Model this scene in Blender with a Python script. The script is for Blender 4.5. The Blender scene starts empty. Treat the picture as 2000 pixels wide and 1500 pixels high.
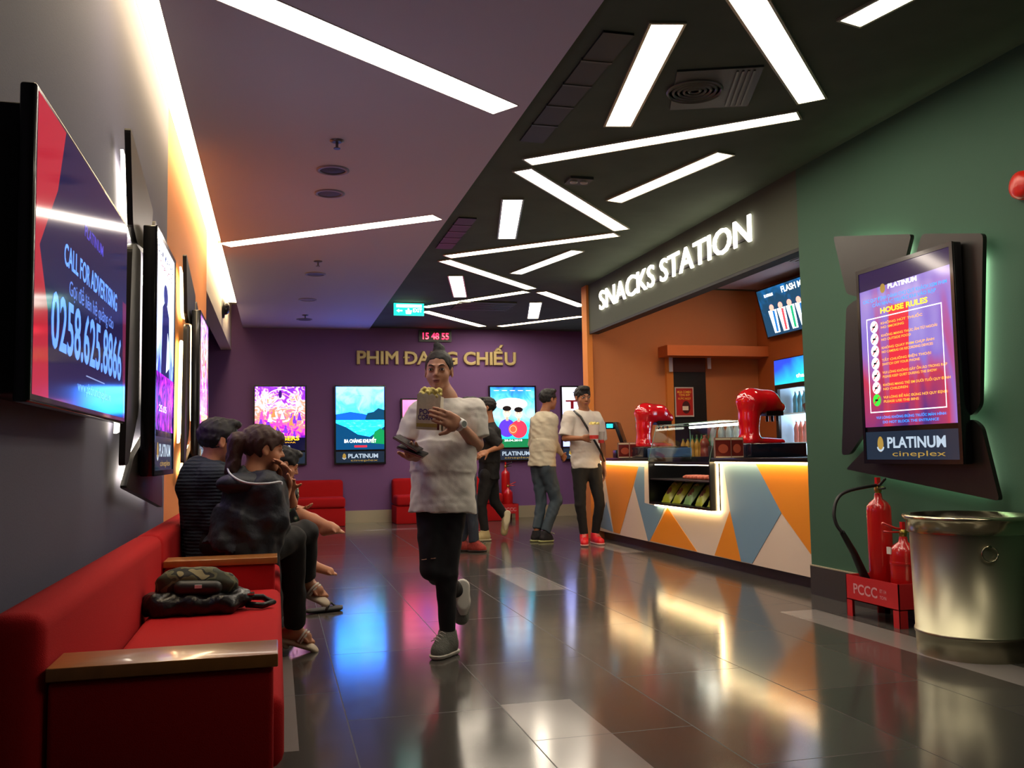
import bpy, bmesh, math, random
import numpy as np
from mathutils import Vector, Matrix
sc = bpy.context.scene
COL = sc.collection
R = math.radians

# ---------------------------------------------------------------- camera (2000x1500 frame)
F = 1800.0; EYE = 1.02
def _n(v): v = np.array(v, float); return v / np.linalg.norm(v)
def _cam(x, y): return np.array([(x-1000)/F, -(y-750)/F, -1.0])
_Y = _n(_cam(540, 896)); _H = _n(_cam(1540, 879.5))
_Z = _n(np.cross(_H, _Y)); _Z = _Z if _Z[1] > 0 else -_Z
_X = np.cross(_Y, _Z)
RM = np.array([_X, _Y, _Z])
cd = bpy.data.cameras.new('camera'); cam = bpy.data.objects.new('camera', cd); COL.objects.link(cam)
cd.sensor_width = 36; cd.lens = F/2000*36; cd.clip_start = 0.05
mw = Matrix([list(RM[i]) + [0] for i in range(3)] + [[0, 0, 0, 1]]); mw.translation = (0, 0, EYE)
cam.matrix_world = mw
sc.camera = cam
def _pl(x, y, ax, v):
    d = RM @ _cam(x, y); o = np.array([0, 0, EYE]); t = (v-o[ax])/d[ax]; return Vector(o+d*t)
def atY(x, y, Y): return _pl(x, y, 1, Y)
def atX(x, y, X): return _pl(x, y, 0, X)
def atZ(x, y, Z): return _pl(x, y, 2, Z)
# ---------------------------------------------------------------- world, exposure
sc.view_settings.view_transform = 'Standard'
try: sc.view_settings.look = 'None'
except Exception: pass
sc.view_settings.gamma = 1; sc.view_settings.use_curve_mapping = False
sc.view_settings.exposure = 0.95
w = bpy.data.worlds.new('world'); sc.world = w; w.use_nodes = True
w.node_tree.nodes['Background'].inputs[0].default_value = (.3, .32, .4, 1)
w.node_tree.nodes['Background'].inputs[1].default_value = 0.05
LAMP = 10.0      # strength of the ceiling lamps
COVE = 9.0
SCREEN = 1.0

# ---------------------------------------------------------------- materials
def lin(c):
    if isinstance(c, str):
        c = [int(c[i:i+2], 16)/255 for i in (0, 2, 4)]
    return tuple(x/12.92 if x <= .04045 else ((x+.055)/1.055)**2.4 for x in c)
_mc = {}
def mat(name, col, rough=.6, metal=0, bump=0, bscale=60, mottle=0, spec=.5, coat=0, sheen=0, trans=0, alpha=1, stretch=None):
    if name in _mc: return _mc[name]
    m = bpy.data.materials.new(name); m.use_nodes = True; _mc[name] = m
    nt = m.node_tree; b = nt.nodes['Principled BSDF']; c = lin(col)
    b.inputs['Base Color'].default_value = (*c, 1); b.inputs['Roughness'].default_value = rough
    b.inputs['Metallic'].default_value = metal; b.inputs['Specular IOR Level'].default_value = spec
    b.inputs['Coat Weight'].default_value = coat; b.inputs['Coat Roughness'].default_value = .08
    b.inputs['Sheen Weight'].default_value = sheen
    b.inputs['Transmission Weight'].default_value = trans; b.inputs['Alpha'].default_value = alpha
    tc = nt.nodes.new('ShaderNodeTexCoord'); mp = nt.nodes.new('ShaderNodeMapping')
    nt.links.new(tc.outputs['Object'], mp.inputs[0])
    if stretch: mp.inputs['Scale'].default_value = stretch
    nz = nt.nodes.new('ShaderNodeTexNoise'); nz.inputs['Scale'].default_value = bscale; nz.inputs['Detail'].default_value = 3
    nt.links.new(mp.outputs[0], nz.inputs['Vector'])
    if mottle:
        mx = nt.nodes.new('ShaderNodeMix'); mx.data_type = 'RGBA'
        mx.inputs[6].default_value = (*[x*(1-mottle) for x in c], 1); mx.inputs[7].default_value = (*[min(1, x*(1+mottle)) for x in c], 1)
        nt.links.new(nz.outputs[0], mx.inputs[0]); nt.links.new(mx.outputs[2], b.inputs['Base Color'])
    if bump:
        bp = nt.nodes.new('ShaderNodeBump'); bp.inputs['Strength'].default_value = bump; bp.inputs['Distance'].default_value = .01
        nt.links.new(nz.outputs[0], bp.inputs['Height']); nt.links.new(bp.outputs[0], b.inputs['Normal'])
    return m
def emi(col, s=1.0):
    key = ('emi', str(col), round(s, 3))
    if key in _mc: return _mc[key]
    m = bpy.data.materials.new('lit_%s' % col if isinstance(col, str) else 'lit'); m.use_nodes = True; _mc[key] = m
    nt = m.node_tree; b = nt.nodes['Principled BSDF']
    b.inputs['Base Color'].default_value = (.01, .01, .01, 1); b.inputs['Roughness'].default_value = .08
    b.inputs['Emission Color'].default_value = (*lin(col), 1); b.inputs['Emission Strength'].default_value = s
    return m
def emi_noise(name, stops, scale=6, s=1.0, dirv=(0, 1, 0), dist=1.0, detail=4, wt=.35, stretch=(1, 1, 1)):
    """lit screen picture: colour ramp over a height gradient broken up by noise"""
    if name in _mc: return _mc[name]
    m = bpy.data.materials.new(name); m.use_nodes = True; _mc[name] = m
    nt = m.node_tree; b = nt.nodes['Principled BSDF']; N = nt.nodes.new; L = nt.links.new
    b.inputs['Base Color'].default_value = (.01, .01, .01, 1); b.inputs['Roughness'].default_value = .08
    tc = N('ShaderNodeTexCoord'); mp = N('ShaderNodeMapping'); mp.inputs['Scale'].default_value = stretch
    nz = N('ShaderNodeTexNoise'); nz.inputs['Scale'].default_value = scale; nz.inputs['Detail'].default_value = detail; nz.inputs['Distortion'].default_value = dist
    L(tc.outputs['Object'], mp.inputs[0]); L(mp.outputs[0], nz.inputs['Vector'])
    dt = N('ShaderNodeVectorMath'); dt.operation = 'DOT_PRODUCT'; dt.inputs[1].default_value = dirv
    L(tc.outputs['Object'], dt.inputs[0])
    ad = N('ShaderNodeMath'); ad.operation = 'MULTIPLY_ADD'; L(nz.outputs[0], ad.inputs[0]); ad.inputs[1].default_value = wt
    L(dt.outputs['Value'], ad.inputs[2])
    rp = N('ShaderNodeValToRGB'); L(ad.outputs[0], rp.inputs[0]); e = rp.color_ramp.elements
    while len(e) < len(stops): e.new(.5)
    for k, (p, c) in enumerate(stops): e[k].position = p; e[k].color = (*lin(c), 1)
    L(rp.outputs[0], b.inputs['Emission Color']); b.inputs['Emission Strength'].default_value = s
    return m

# ---------------------------------------------------------------- object helpers
def link(o, parent=None):
    COL.objects.link(o)
    if parent is not None: o.parent = parent
    return o
def tag(o, label, cat, group=None):
    o['label'] = label; o['category'] = cat
    if group: o['group'] = group
    return o
def thing(name, label, cat, loc=(0, 0, 0), rot=None, group=None):
    o = bpy.data.objects.new(name, None); link(o); o.empty_display_size = .05
    if rot is None: rot = Matrix.Identity(3)
    elif isinstance(rot, (int, float)): rot = Matrix.Rotation(rot, 3, 'Z')
    o.matrix_world = Matrix.Translation(loc) @ rot.to_4x4()
    return tag(o, label, cat, group)
RIGHTWALL = Matrix(((0, 0, -1), (-1, 0, 0), (0, 1, 0)))   # columns: right, up, normal
LEFTWALL = Matrix(((0, 0, 1), (1, 0, 0), (0, 1, 0)))
BACKWALL = Matrix(((1, 0, 0), (0, 0, -1), (0, 1, 0)))
def text_geo(s, size, bold=0.0, extrude=0.0, align='CENTER', cond=1.0, bevel=0.0):
    c = bpy.data.curves.new('t', 'FONT'); c.body = s; c.size = size; c.align_x = align; c.offset = bold*size
    c.extrude = extrude; c.resolution_u = 3; c.bevel_depth = bevel; c.bevel_resolution = 1
    o = bpy.data.objects.new('t', c); COL.objects.link(o)
    dg = bpy.context.evaluated_depsgraph_get(); me = bpy.data.meshes.new_from_object(o.evaluated_get(dg))
    vs = [Vector((v.co.x*cond, v.co.y, v.co.z)) for v in me.vertices]; fs = [tuple(p.vertices) for p in me.polygons]
    bpy.data.objects.remove(o); bpy.data.meshes.remove(me); bpy.data.curves.remove(c)
    return vs, fs
class MB:
    def __init__(s): s.v = []; s.f = []; s.m = []; s.mats = []; s.sm = []; s.layer = 0
    def mi(s, m):
        if m not in s.mats: s.mats.append(m)
        return s.mats.index(m)
    def add(s, vs, fs, m, smooth=False):
        o = len(s.v); s.v += [Vector(v) for v in vs]; k = s.mi(m)
        for f in fs: s.f.append(tuple(o+i for i in f)); s.m.append(k); s.sm.append(smooth)
        return s
    def box(s, a, b, m, bev=0.0):
        x0, y0, z0 = [min(a[i], b[i]) for i in range(3)]; x1, y1, z1 = [max(a[i], b[i]) for i in range(3)]
        if bev <= 0:
            v = [(x, y, z) for x in (x0, x1) for y in (y0, y1) for z in (z0, z1)]
            return s.add(v, [(0, 1, 3, 2), (4, 6, 7, 5), (0, 4, 5, 1), (2, 3, 7, 6), (0, 2, 6, 4), (1, 5, 7, 3)], m)
        bm = bmesh.new(); bmesh.ops.create_cube(bm, size=1)
        for v in bm.verts: v.co = Vector(((x0+x1)/2+v.co.x*(x1-x0), (y0+y1)/2+v.co.y*(y1-y0), (z0+z1)/2+v.co.z*(z1-z0)))
        bmesh.ops.bevel(bm, geom=bm.edges[:], offset=bev, segments=3, affect='EDGES', profile=.5)
        return s.addbm(bm, m, True)
    def addbm(s, bm, m, smooth=False):
        bm.verts.index_update(); s.add([v.co.copy() for v in bm.verts], [tuple(v.index for v in f.verts) for f in bm.faces], m, smooth); bm.free(); return s
    def poly(s, pts, m): return s.add(pts, [tuple(range(len(pts)))], m)
    def prism(s, pts2, z0, z1, m, axes=None):
        """outline in local xy, extruded z0..z1; axes = function (x,y,z)->point"""
        ax = axes or (lambda x, y, z: (x, y, z)); n = len(pts2)
        v = [ax(x, y, z0) for x, y in pts2]+[ax(x, y, z1) for x, y in pts2]
        f = [tuple(range(n))[::-1], tuple(range(n, 2*n))]+[(i, (i+1) % n, n+(i+1) % n, n+i) for i in range(n)]
        return s.add(v, f, m)
    def lathe(s, prof, c, m, n=32, axis=(0, 0, 1), smooth=True, close=True):
        q = Vector((0, 0, 1)).rotation_difference(Vector(axis)); c = Vector(c)
        v = [c+q @ Vector((r*math.cos(2*math.pi*i/n), r*math.sin(2*math.pi*i/n), z)) for r, z in prof for i in range(n)]
        f = [(j*n+i, j*n+(i+1) % n, (j+1)*n+(i+1) % n, (j+1)*n+i) for j in range(len(prof)-1) for i in range(n)]
        s.add(v, f, m, smooth)
        if close: s.add(v[:n], [tuple(range(n))[::-1]], m); s.add(v[-n:], [tuple(range(n))], m)
        return s
    def cyl(s, a, b, r, m, n=20, r2=None):
        a = Vector(a); b = Vector(b); L = (b-a).length
        return s.lathe([(r, 0), (r if r2 is None else r2, L)], a, m, n, (b-a).normalized())
    def tube(s, pts, r, m, n=8):
        pts = [Vector(p) for p in pts]; rings = []; up = None
        for i, p in enumerate(pts):
            d = (pts[min(i+1, len(pts)-1)]-pts[max(i-1, 0)]).normalized()
            if up is None: up = d.orthogonal().normalized()
            up = (up-d*up.dot(d)).normalized(); sd = d.cross(up)
            rr = r[i] if isinstance(r, (list, tuple)) else r
            rings.append([p+up*rr*math.cos(2*math.pi*k/n)+sd*rr*math.sin(2*math.pi*k/n) for k in range(n)])
        v = [q for g in rings for q in g]
        f = [(j*n+i, j*n+(i+1) % n, (j+1)*n+(i+1) % n, (j+1)*n+i) for j in range(len(pts)-1) for i in range(n)]
        f += [tuple(range(n))[::-1], tuple(range((len(pts)-1)*n, len(pts)*n))]
        return s.add(v, f, m, True)
    def ell(s, c, r, m, n=16, rot=None):
        bm = bmesh.new(); bmesh.ops.create_uvsphere(bm, u_segments=n, v_segments=max(6, n//2), radius=1)
        for v in bm.verts:
            q = Vector((v.co.x*r[0], v.co.y*r[1], v.co.z*r[2]))
            if rot is not None: q = rot @ q
            v.co = q+Vector(c)
        return s.addbm(bm, m, True)
    # flat picture pieces on a screen, in screen coordinates; each new piece sits a hair above the last
    def _z(s): s.layer += .00012; return s.layer
    def rect(s, x0, y0, x1, y1, m):
        z = s._z(); return s.add([(x0, y0, z), (x1, y0, z), (x1, y1, z), (x0, y1, z)], [(0, 1, 2, 3)], m)
    def disc(s, x, y, rx, ry, m, n=24, a=0):
        z = s._z(); p = []
        for i in range(n):
            u, v = rx*math.cos(2*math.pi*i/n), ry*math.sin(2*math.pi*i/n)
            p.append((x+u*math.cos(a)-v*math.sin(a), y+u*math.sin(a)+v*math.cos(a), z))
        return s.add(p, [tuple(range(n))], m)
    def shape(s, pts, m):
        z = s._z(); return s.add([(x, y, z) for x, y in pts], [tuple(range(len(pts)))], m)
    def ring(s, x, y, r0, r1, m, a0=0, a1=2*math.pi, n=40, ry=1.0):
        z = s._z(); v = []; 
        for i in range(n+1):
            a = a0+(a1-a0)*i/n; v += [(x+r0*math.cos(a), y+r0*ry*math.sin(a), z), (x+r1*math.cos(a), y+r1*ry*math.sin(a), z)]
        return s.add(v, [(2*i, 2*i+1, 2*i+3, 2*i+2) for i in range(n)], m)
    def text(s, t, x, y, size, m, bold=0, width=None, align='CENTER', cond=1.0, shear=0):
        vs, fs = text_geo(t, size, bold, 0, align, cond)
        if width:
            w0 = max(v.x for v in vs)-min(v.x for v in vs); k = width/w0
            vs = [Vector((v.x*k, v.y, 0)) for v in vs]
        z = s._z(); return s.add([(v.x+x+shear*v.y, v.y+y, z) for v in vs], fs, m)
    def build(s, name, parent=None, xf=None, own=None):
        me = bpy.data.meshes.new(name); me.from_pydata([tuple(xf @ v) if xf else tuple(v) for v in s.v], [], s.f)
        for m in s.mats: me.materials.append(m)
        me.polygons.foreach_set('material_index', s.m); me.polygons.foreach_set('use_smooth', s.sm); me.update()
        o = bpy.data.objects.new(name, me); link(o, parent)
        if own is not None: o.matrix_local = own
        return o
def one(name, fn, m, *a, parent=None, **k):
    b = MB(); getattr(b, fn)(*a, m, **k) if fn in ('box', 'ell', 'poly') else None
    return b.build(name, parent)
def struct(o): o['kind'] = 'structure'; return o
def bx(name, a, b, m, parent=None, bev=0):
    q = MB(); q.box(a, b, m, bev); return q.build(name, parent)
def copy_tree(o, parent=None):
    c = o.copy(); COL.objects.link(c)
    if parent is not None: c.parent = parent; c.matrix_parent_inverse = o.matrix_parent_inverse
    for ch in list(o.children): copy_tree(ch, c)
    return c
# ================================================================ THE SETTING
XW, XC0, XC1, XR, YB, YC, ZC = -.68, -.51, 1.42, 3.70, 14.7, 10.66, 3.05
Y0 = -2.6
def wallmat(name, col, rough=.75, mottle=.06): return mat(name, col, rough, bump=.08, bscale=180, mottle=mottle)
grey_wall = wallmat('grey_wall_paint', '4e4e63'); orange_wall = wallmat('orange_wall_paint', 'd07c2e')
cream = wallmat('cream_plaster', 'c9bfae'); purple = wallmat('purple_wall_paint', '7a548c'); green = wallmat('green_wall_paint', '305642')
white_ceil = wallmat('white_ceiling_paint', 'c4bccb'); dark_ceil = mat('dark_open_ceiling', '566150', .85, bump=.1, bscale=3, mottle=.2, spec=.15)
fascia_m = wallmat('dark_green_fascia', '454b3c'); orange_bay = wallmat('burnt_orange_paint', 'c07a4a')
brushed = mat('brushed_baseboard', 'c4bea4', .4, metal=.5, bump=.05, bscale=40, stretch=(1, 1, 30))
dark_tile = mat('dark_skirting_tile', '3a3634', .4)
black = mat('black_plastic', '0b0b0d', .28); blackm = mat('black_matte', '0c0c0e', .6)

# floor: large dark porcelain tiles with grout and scattered lighter tiles
def floor_material():
    m = bpy.data.materials.new('polished_floor_tiles'); m.use_nodes = True; nt = m.node_tree; N = nt.nodes.new; L = nt.links.new
    b = nt.nodes['Principled BSDF']; tc = N('ShaderNodeTexCoord'); sp = N('ShaderNodeSeparateXYZ'); L(tc.outputs['Object'], sp.inputs[0])
    def M(op, a, c=None, d=None):
        n = N('ShaderNodeMath'); n.operation = op
        for i, q in enumerate((a, c, d)):
            if q is None: continue
            if isinstance(q, (int, float)): n.inputs[i].default_value = q
            else: L(q, n.inputs[i])
        return n.outputs[0]
    X, Y = sp.outputs[0], sp.outputs[1]; W, LN = .62, 1.24
    cx = M('DIVIDE', M('SUBTRACT', X, .27), W); col = M('FLOOR', cx); fx = M('FRACT', cx)
    cy = M('ADD', M('DIVIDE', Y, LN), M('MULTIPLY', col, .37)); row = M('FLOOR', cy); fy = M('FRACT', cy)
    gx = M('MINIMUM', fx, M('SUBTRACT', 1, fx)); gy = M('MINIMUM', fy, M('SUBTRACT', 1, fy))
    g = M('MINIMUM', M('MULTIPLY', gx, W), M('MULTIPLY', gy, LN)); grout = M('LESS_THAN', g, .0025)
    cmb = N('ShaderNodeCombineXYZ'); L(col, cmb.inputs[0]); L(row, cmb.inputs[1])
    wn = N('ShaderNodeTexWhiteNoise'); wn.noise_dimensions = '3D'; L(cmb.outputs[0], wn.inputs['Vector'])
    light = None
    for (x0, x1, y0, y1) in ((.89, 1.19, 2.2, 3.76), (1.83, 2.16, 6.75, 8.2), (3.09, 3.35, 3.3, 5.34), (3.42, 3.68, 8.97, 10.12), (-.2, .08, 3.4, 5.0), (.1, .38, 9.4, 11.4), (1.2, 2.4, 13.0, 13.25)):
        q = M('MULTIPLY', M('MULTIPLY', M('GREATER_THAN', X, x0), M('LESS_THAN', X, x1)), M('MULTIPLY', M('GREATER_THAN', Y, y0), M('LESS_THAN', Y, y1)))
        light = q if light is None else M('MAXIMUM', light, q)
    def mix(f, a, c):
        n = N('ShaderNodeMix'); n.data_type = 'RGBA'; L(f, n.inputs[0])
        for i, q in ((6, a), (7, c)):
            if isinstance(q, tuple): n.inputs[i].default_value = (*q, 1)
            else: L(q, n.inputs[i])
        return n.outputs[2]
    nz = N('ShaderNodeTexNoise'); nz.inputs['Scale'].default_value = 7; nz.inputs['Detail'].default_value = 6; L(tc.outputs['Object'], nz.inputs['Vector'])
    base = mix(wn.outputs['Value'], lin('413f3c'), lin('514e4a')); base = mix(M('MULTIPLY', nz.outputs[0], .5), base, lin('35332f'))
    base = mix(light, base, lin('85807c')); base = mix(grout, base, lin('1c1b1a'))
    L(base, b.inputs['Base Color'])
    rr = M('ADD', M('MULTIPLY', nz.outputs[0], .06), .10); L(M('ADD', rr, M('MULTIPLY', grout, .4)), b.inputs['Roughness'])
    b.inputs['Specular IOR Level'].default_value = .52
    bp = N('ShaderNodeBump'); bp.inputs['Strength'].default_value = .25; bp.inputs['Distance'].default_value = .002; L(M('SUBTRACT', 1, grout), bp.inputs['Height']); L(bp.outputs[0], b.inputs['Normal'])
    return m
struct(bx('floor', (-3.2, Y0, -.1), (7.2, YB+.12, 0), floor_material()))
def wall(name, a, b, m): return struct(bx(name, a, b, m))
# left wall: grey part then orange part, then the opening under a cream beam
g = MB(); g.box((XW-.15, Y0, 0), (XW, 6.14, 3.4), grey_wall); g.box((XW-.15, 6.14, 0), (XW, 9.53, 3.4), orange_wall); struct(g.build('wall_left'))
wall('wall_opening_side', (-3.2, 9.4, 0), (XW-.15, 9.53, 2.95), purple)
wall('trim_beam', (XW-.15, 9.53, 2.70), (XW, YB, 3.4), cream)
wall('wall_opening_end', (-3.2, 9.53, 0), (-3.08, YB, 2.95), purple)
wall('ceiling_opening', (-3.2, 9.4, 2.95), (XW-.15, YB, 3.05), wallmat('dim_opening_ceiling', '4a4560'))
wall('wall_back', (-3.2, YB, 0), (7.2, YB+.12, 3.4), purple)
wall('ceiling_white', (XC0, Y0, ZC), (XC1, YB, ZC+.12), white_ceil)
wall('ceiling_dark', (XC1, Y0, ZC+.03), (XR+.12, YC-.05, ZC+.12), dark_ceil)
wall('ceiling_dark_back', (XC1, YC-.05, ZC+.03), (7.2, YB, ZC+.12), dark_ceil)
wall('ceiling_cove', (XW-.15, Y0, 3.4), (XC0+.3, YB, 3.46), cream)
wall('wall_right', (XR, Y0, 0), (XR+.25, 5.92, ZC+.1), green)
wall('wall_rear', (-.83, Y0-.12, 0), (XR+.25, Y0, 3.4), green)
wall('trim_fascia', (XR, 5.92, 2.50), (XR+.12, YC-.06, ZC+.1), fascia_m)
wall('trim_fascia_edge', (XR+.002, 5.92, 2.475), (XR+.118, YC-.06, 2.50), blackm)
wall('trim_pillar', (XR-.03, YC-.06, 0), (XR+.04, YC+.12, 3.09), wallmat('bright_orange_trim', 'e08a3c'))
wall('wall_snack_side', (XR+.04, YC, 0), (6.0, YC+.12, 3.09), orange_bay)
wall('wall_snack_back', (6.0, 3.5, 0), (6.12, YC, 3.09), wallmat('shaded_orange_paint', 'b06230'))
wall('wall_snack_near', (XR+.25, 3.5, 0), (6.0, 3.6, 3.09), orange_bay)
wall('ceiling_snack', (XR+.12, 3.5, 3.09), (6.12, YC, 3.17), wallmat('bay_ceiling_paint', 'b8b4c0'))
wall('wall_lobby_end', (7.1, YC+.12, 0), (7.2, YB, 3.1), purple)
# baseboards
struct(bx('baseboard_back', (-3.08, YB-.015, 0), (7.1, YB, .19), brushed))
struct(bx('baseboard_right', (XR-.014, Y0, 0), (XR, 5.92, .2), dark_tile))
struct(bx('baseboard_right_cap', (XR-.016, Y0, .2), (XR, 5.92, .208), brushed))
# soffit box and doorway in the snack bay
Ys = YC-.28
wall('trim_soffit', (atY(1304, 700, Ys).x, Ys, 2.20), (6.0, YC, 2.33), wallmat('light_orange_soffit', 'd0733c'))
dx0, dx1 = 4.93, 5.33
d = MB(); x0 = atY(1314, 800, YC).x; x1 = atY(1378, 800, YC).x
d.box((x0, YC-.03, 0), (x1, YC-.001, 2.02), blackm); d.box((x0, YC-.035, 2.02), (x1, YC-.001, 2.2), mat('brown_door_reflection', '5a3018', .35))  # brown upper box is a reflection painted in, not a door part
struct(d.build('door_1'))
g = MB(); g.box((x0-.09, YC-.05, 0), (x0, YC-.001, 2.2), orange_wall); struct(g.build('trim_doorjamb'))
for k, px in enumerate((1310, 1385)):
    c = atY(px, 718, YC-.06); o = bx('price_tag_strip', (c.x-.022, YC-.075, 2.02 if k == 0 else 2.06), (c.x+.022, YC-.055, 2.2), mat('white_tag', 'd8dde4', .4))
    tag(o, ['slim white strip hanging left of the black doorway under the soffit', 'slim white strip hanging right of the black doorway under the soffit'][k], 'sign')
# poster on black door
a = atY(1318, 756, YC-.05); b_ = atY(1356, 814, YC-.05)
t = thing('framed_poster', 'small red poster with yellow text on the black doorway behind the counter', 'poster', ((a.x+b_.x)/2, YC-.05, b_.z), BACKWALL)
pw, ph = b_.x-a.x, a.z-b_.z
bx('frame', (-pw/2, 0, -.01), (pw/2, ph, 0), mat('white_frame', 'c8c0bc', .4), t)
p = MB(); p.rect(-pw*.45, ph*.05, pw*.45, ph*.96, mat('poster_red', 'b8241e', .4)); Yl = mat('poster_yellow', 'f0c040', .5)
p.text('MUA COMBO', 0, ph*.8, .04, Yl, .02, pw*.75); p.text('TẶNG BẮP', 0, ph*.7, .04, Yl, .02, pw*.6); p.text('NƯỚC NGỌT', 0, ph*.58, .035, Yl, .02, pw*.7)
p.disc(.02, ph*.32, .055, .08, mat('poster_dark', '4a1a18', .5)); p.rect(-.03, ph*.22, .05, ph*.36, mat('poster_cream', 'e8dcc8', .5)); p.build('picture', t)

# ================================================================ CEILING LAMPS
lampm = emi('fff0d8', LAMP); lampw = emi('ffefdc', LAMP*.9)
alum = mat('lamp_bezel', 'b8b39a', .35, metal=.6)
def strip(p, q, wd, label, z, framed=True, group=None):
    p = Vector((*p, 0)); q = Vector((*q, 0)); c = (p+q)/2; L = (q-p).length; an = math.atan2(q.y-p.y, q.x-p.x)
    t = thing('ceiling_light', label, 'ceiling light', (c.x, c.y, z), an, group)
    if framed:
        f = MB(); e = .014; zt = .035
        for (xa, ya, xb, yb) in ((-L/2-e, -wd/2-e, L/2+e, -wd/2), (-L/2-e, wd/2, L/2+e, wd/2+e), (-L/2-e, -wd/2, -L/2, wd/2), (L/2, -wd/2, L/2+e, wd/2)): f.box((xa, ya, -.006), (xb, yb, zt), alum)
        f.build('frame', t); bx('diffuser', (-L/2, -wd/2, 0), (L/2, wd/2, zt), lampm, t)
    else:
        f = MB(); e = .006
        for (xa, ya, xb, yb) in ((-L/2-e, -wd/2-e, L/2+e, -wd/2), (-L/2-e, wd/2, L/2+e, wd/2+e), (-L/2-e, -wd/2, -L/2, wd/2), (L/2, -wd/2, L/2+e, wd/2)): f.box((xa, ya, -.003), (xb, yb, .02), mat('white_trim', 'd8d0c8', .5))
        f.build('frame', t); bx('diffuser', (-L/2, -wd/2, -.001), (L/2, wd/2, .02), lampw, t)
Z = ZC+.024; wz = .135
S = [((1.815, 3.96), (2.075, 5.305), .155, 'nearest short slanted lamp in the dark ceiling, left of the round vent'),
 ((1.72, 3.28), (3.05, 4.68), .15, 'wide bright lamp leaving the top edge and ending above the long crossing lamp'),
 ((2.68, 3.76), (3.0, 2.5), wz, 'lamp at the top right corner cut off by the picture edge'),
 ((1.71, 6.11), (3.10, 4.91), wz, 'long lamp crossing the dark ceiling just below the nearest short lamp'),
 ((1.72, 6.30), (3.07, 7.84), wz, 'long diagonal lamp running down to the right towards the snack sign, second zigzag'),
 ((2.67, 6.95), (3.0, 5.67), wz, 'lamp slanting up to the right above the start of the word STATION'),
 ((1.84, 7.06), (2.115, 8.365), .155, 'short lamp left of the middle of the dark ceiling, second nearest short one'),
 ((1.71, 9.25), (3.09, 8.03), wz, 'long crossing lamp meeting the tip of the second zigzag diagonal'),
 ((1.71, 9.45), (3.06, 10.9), wz, 'long diagonal lamp of the third zigzag, right of the small short lamp'),
 ((2.63, 10.0), (2.95, 8.76), wz, 'dim looking lamp slanting up to the right above the third zigzag'),
 ((1.98, 10.26), (2.30, 11.61), .155, 'small short lamp above the exit sign, third nearest short one'),
 ((1.97, 12.5), (3.05, 11.1), wz, 'thin crossing lamp starting at the right edge of the exit sign, upper of the pair'),
 ((2.03, 12.85), (3.18, 14.25), wz, 'thin diagonal lamp right of the exit sign, lower of the pair, above the red clock'),
 ((3.45, 14.2), (4.43, 13.0), wz, 'farthest crossing lamp near the purple wall right of the clock'),
 ((3.25, 11.1), (4.13, 12.1), wz, 'diagonal lamp running behind the orange pillar top'),
 ((3.40, 11.9), (3.75, 13.3), .155, 'farthest short lamp, left of the orange pillar top')]
for p, q, wd, lb in S: strip(p, q, wd, lb, Z, True, 'zigzag lamps in the dark ceiling')
strip((1.75, .2), (3.05, 1.5), wz, 'unseen zigzag lamp added beyond the picture edge to lift the room light', Z, True, 'zigzag lamps in the dark ceiling')  # out of view, added to raise the ambient light
strip((-.47, 3.86), (1.30, 5.13), .19, 'wide lamp strip crossing the white ceiling near the camera', ZC, False)
strip((-.48, 9.01), (1.32, 7.63), .17, 'thinner lamp strip crossing the white ceiling farther away', ZC, False)
o = bx('cove_light', (XW+.012, 3.0, 3.255), (XC0+.10, 13.6, 3.285), emi('ffe2b0', COVE)); tag(o, 'long warm light strip in the cove between left wall and white ceiling', 'cove light')
for yy in (1, ):
    pass
# ceiling fittings along the white ceiling
chrome = mat('dull_chrome', '6a6468', .3, metal=.8); grille = mat('speaker_grille', '57525c', .6)
def sprinkler(x, y, lb, z=ZC):
    t = thing('sprinkler', lb, 'sprinkler', (x, y, z), 0, 'sprinklers in the white ceiling')
    b = MB(); b.lathe([(.045, 0), (.045, -.006), (.03, -.012)], (0, 0, 0), chrome, 20); b.build('escutcheon', t)
    b = MB(); b.cyl((0, 0, -.01), (0, 0, -.05), .009, chrome, 10); b.lathe([(.022, -.05), (.022, -.055)], (0, 0, 0), chrome, 14); b.build('head', t)
sprinkler(.37, 5.87, 'sprinkler head nearest the camera in the white ceiling'); sprinkler(.41, 9.6, 'sprinkler head in the white ceiling beyond the thinner lamp strip'); sprinkler(.39, 13.3, 'farthest sprinkler head in the white ceiling')
def disc(x, y, lb, m, name='ceiling_speaker'):
    t = thing(name, lb, 'ceiling speaker', (x, y, ZC), 0, 'round ceiling fittings in a row')
    b = MB(); b.lathe([(.115, 0), (.115, -.008), (.09, -.011), (.09, -.004)], (0, 0, 0), mat('fitting_rim', '8a8290', .5), 32); b.build('rim', t)
    b = MB(); b.lathe([(.09, -.005), (.02, -.009)], (0, 0, 0), m, 32); b.build('grille', t)
disc(.38, 6.49, 'round dark ceiling fitting just beyond the nearest sprinkler', mat('dark_grille', '3a3640', .6)); disc(.39, 7.08, 'round grey ceiling speaker before the thinner lamp strip', grille)
disc(.41, 10.28, 'round ceiling fitting beyond the thinner lamp strip', grille); disc(.38, 11.98, 'pale round ceiling fitting in the far white ceiling', mat('pale_grille', '8a8494', .6)); disc(.39, 13.7, 'farthest round ceiling fitting near the purple wall', grille)
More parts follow.
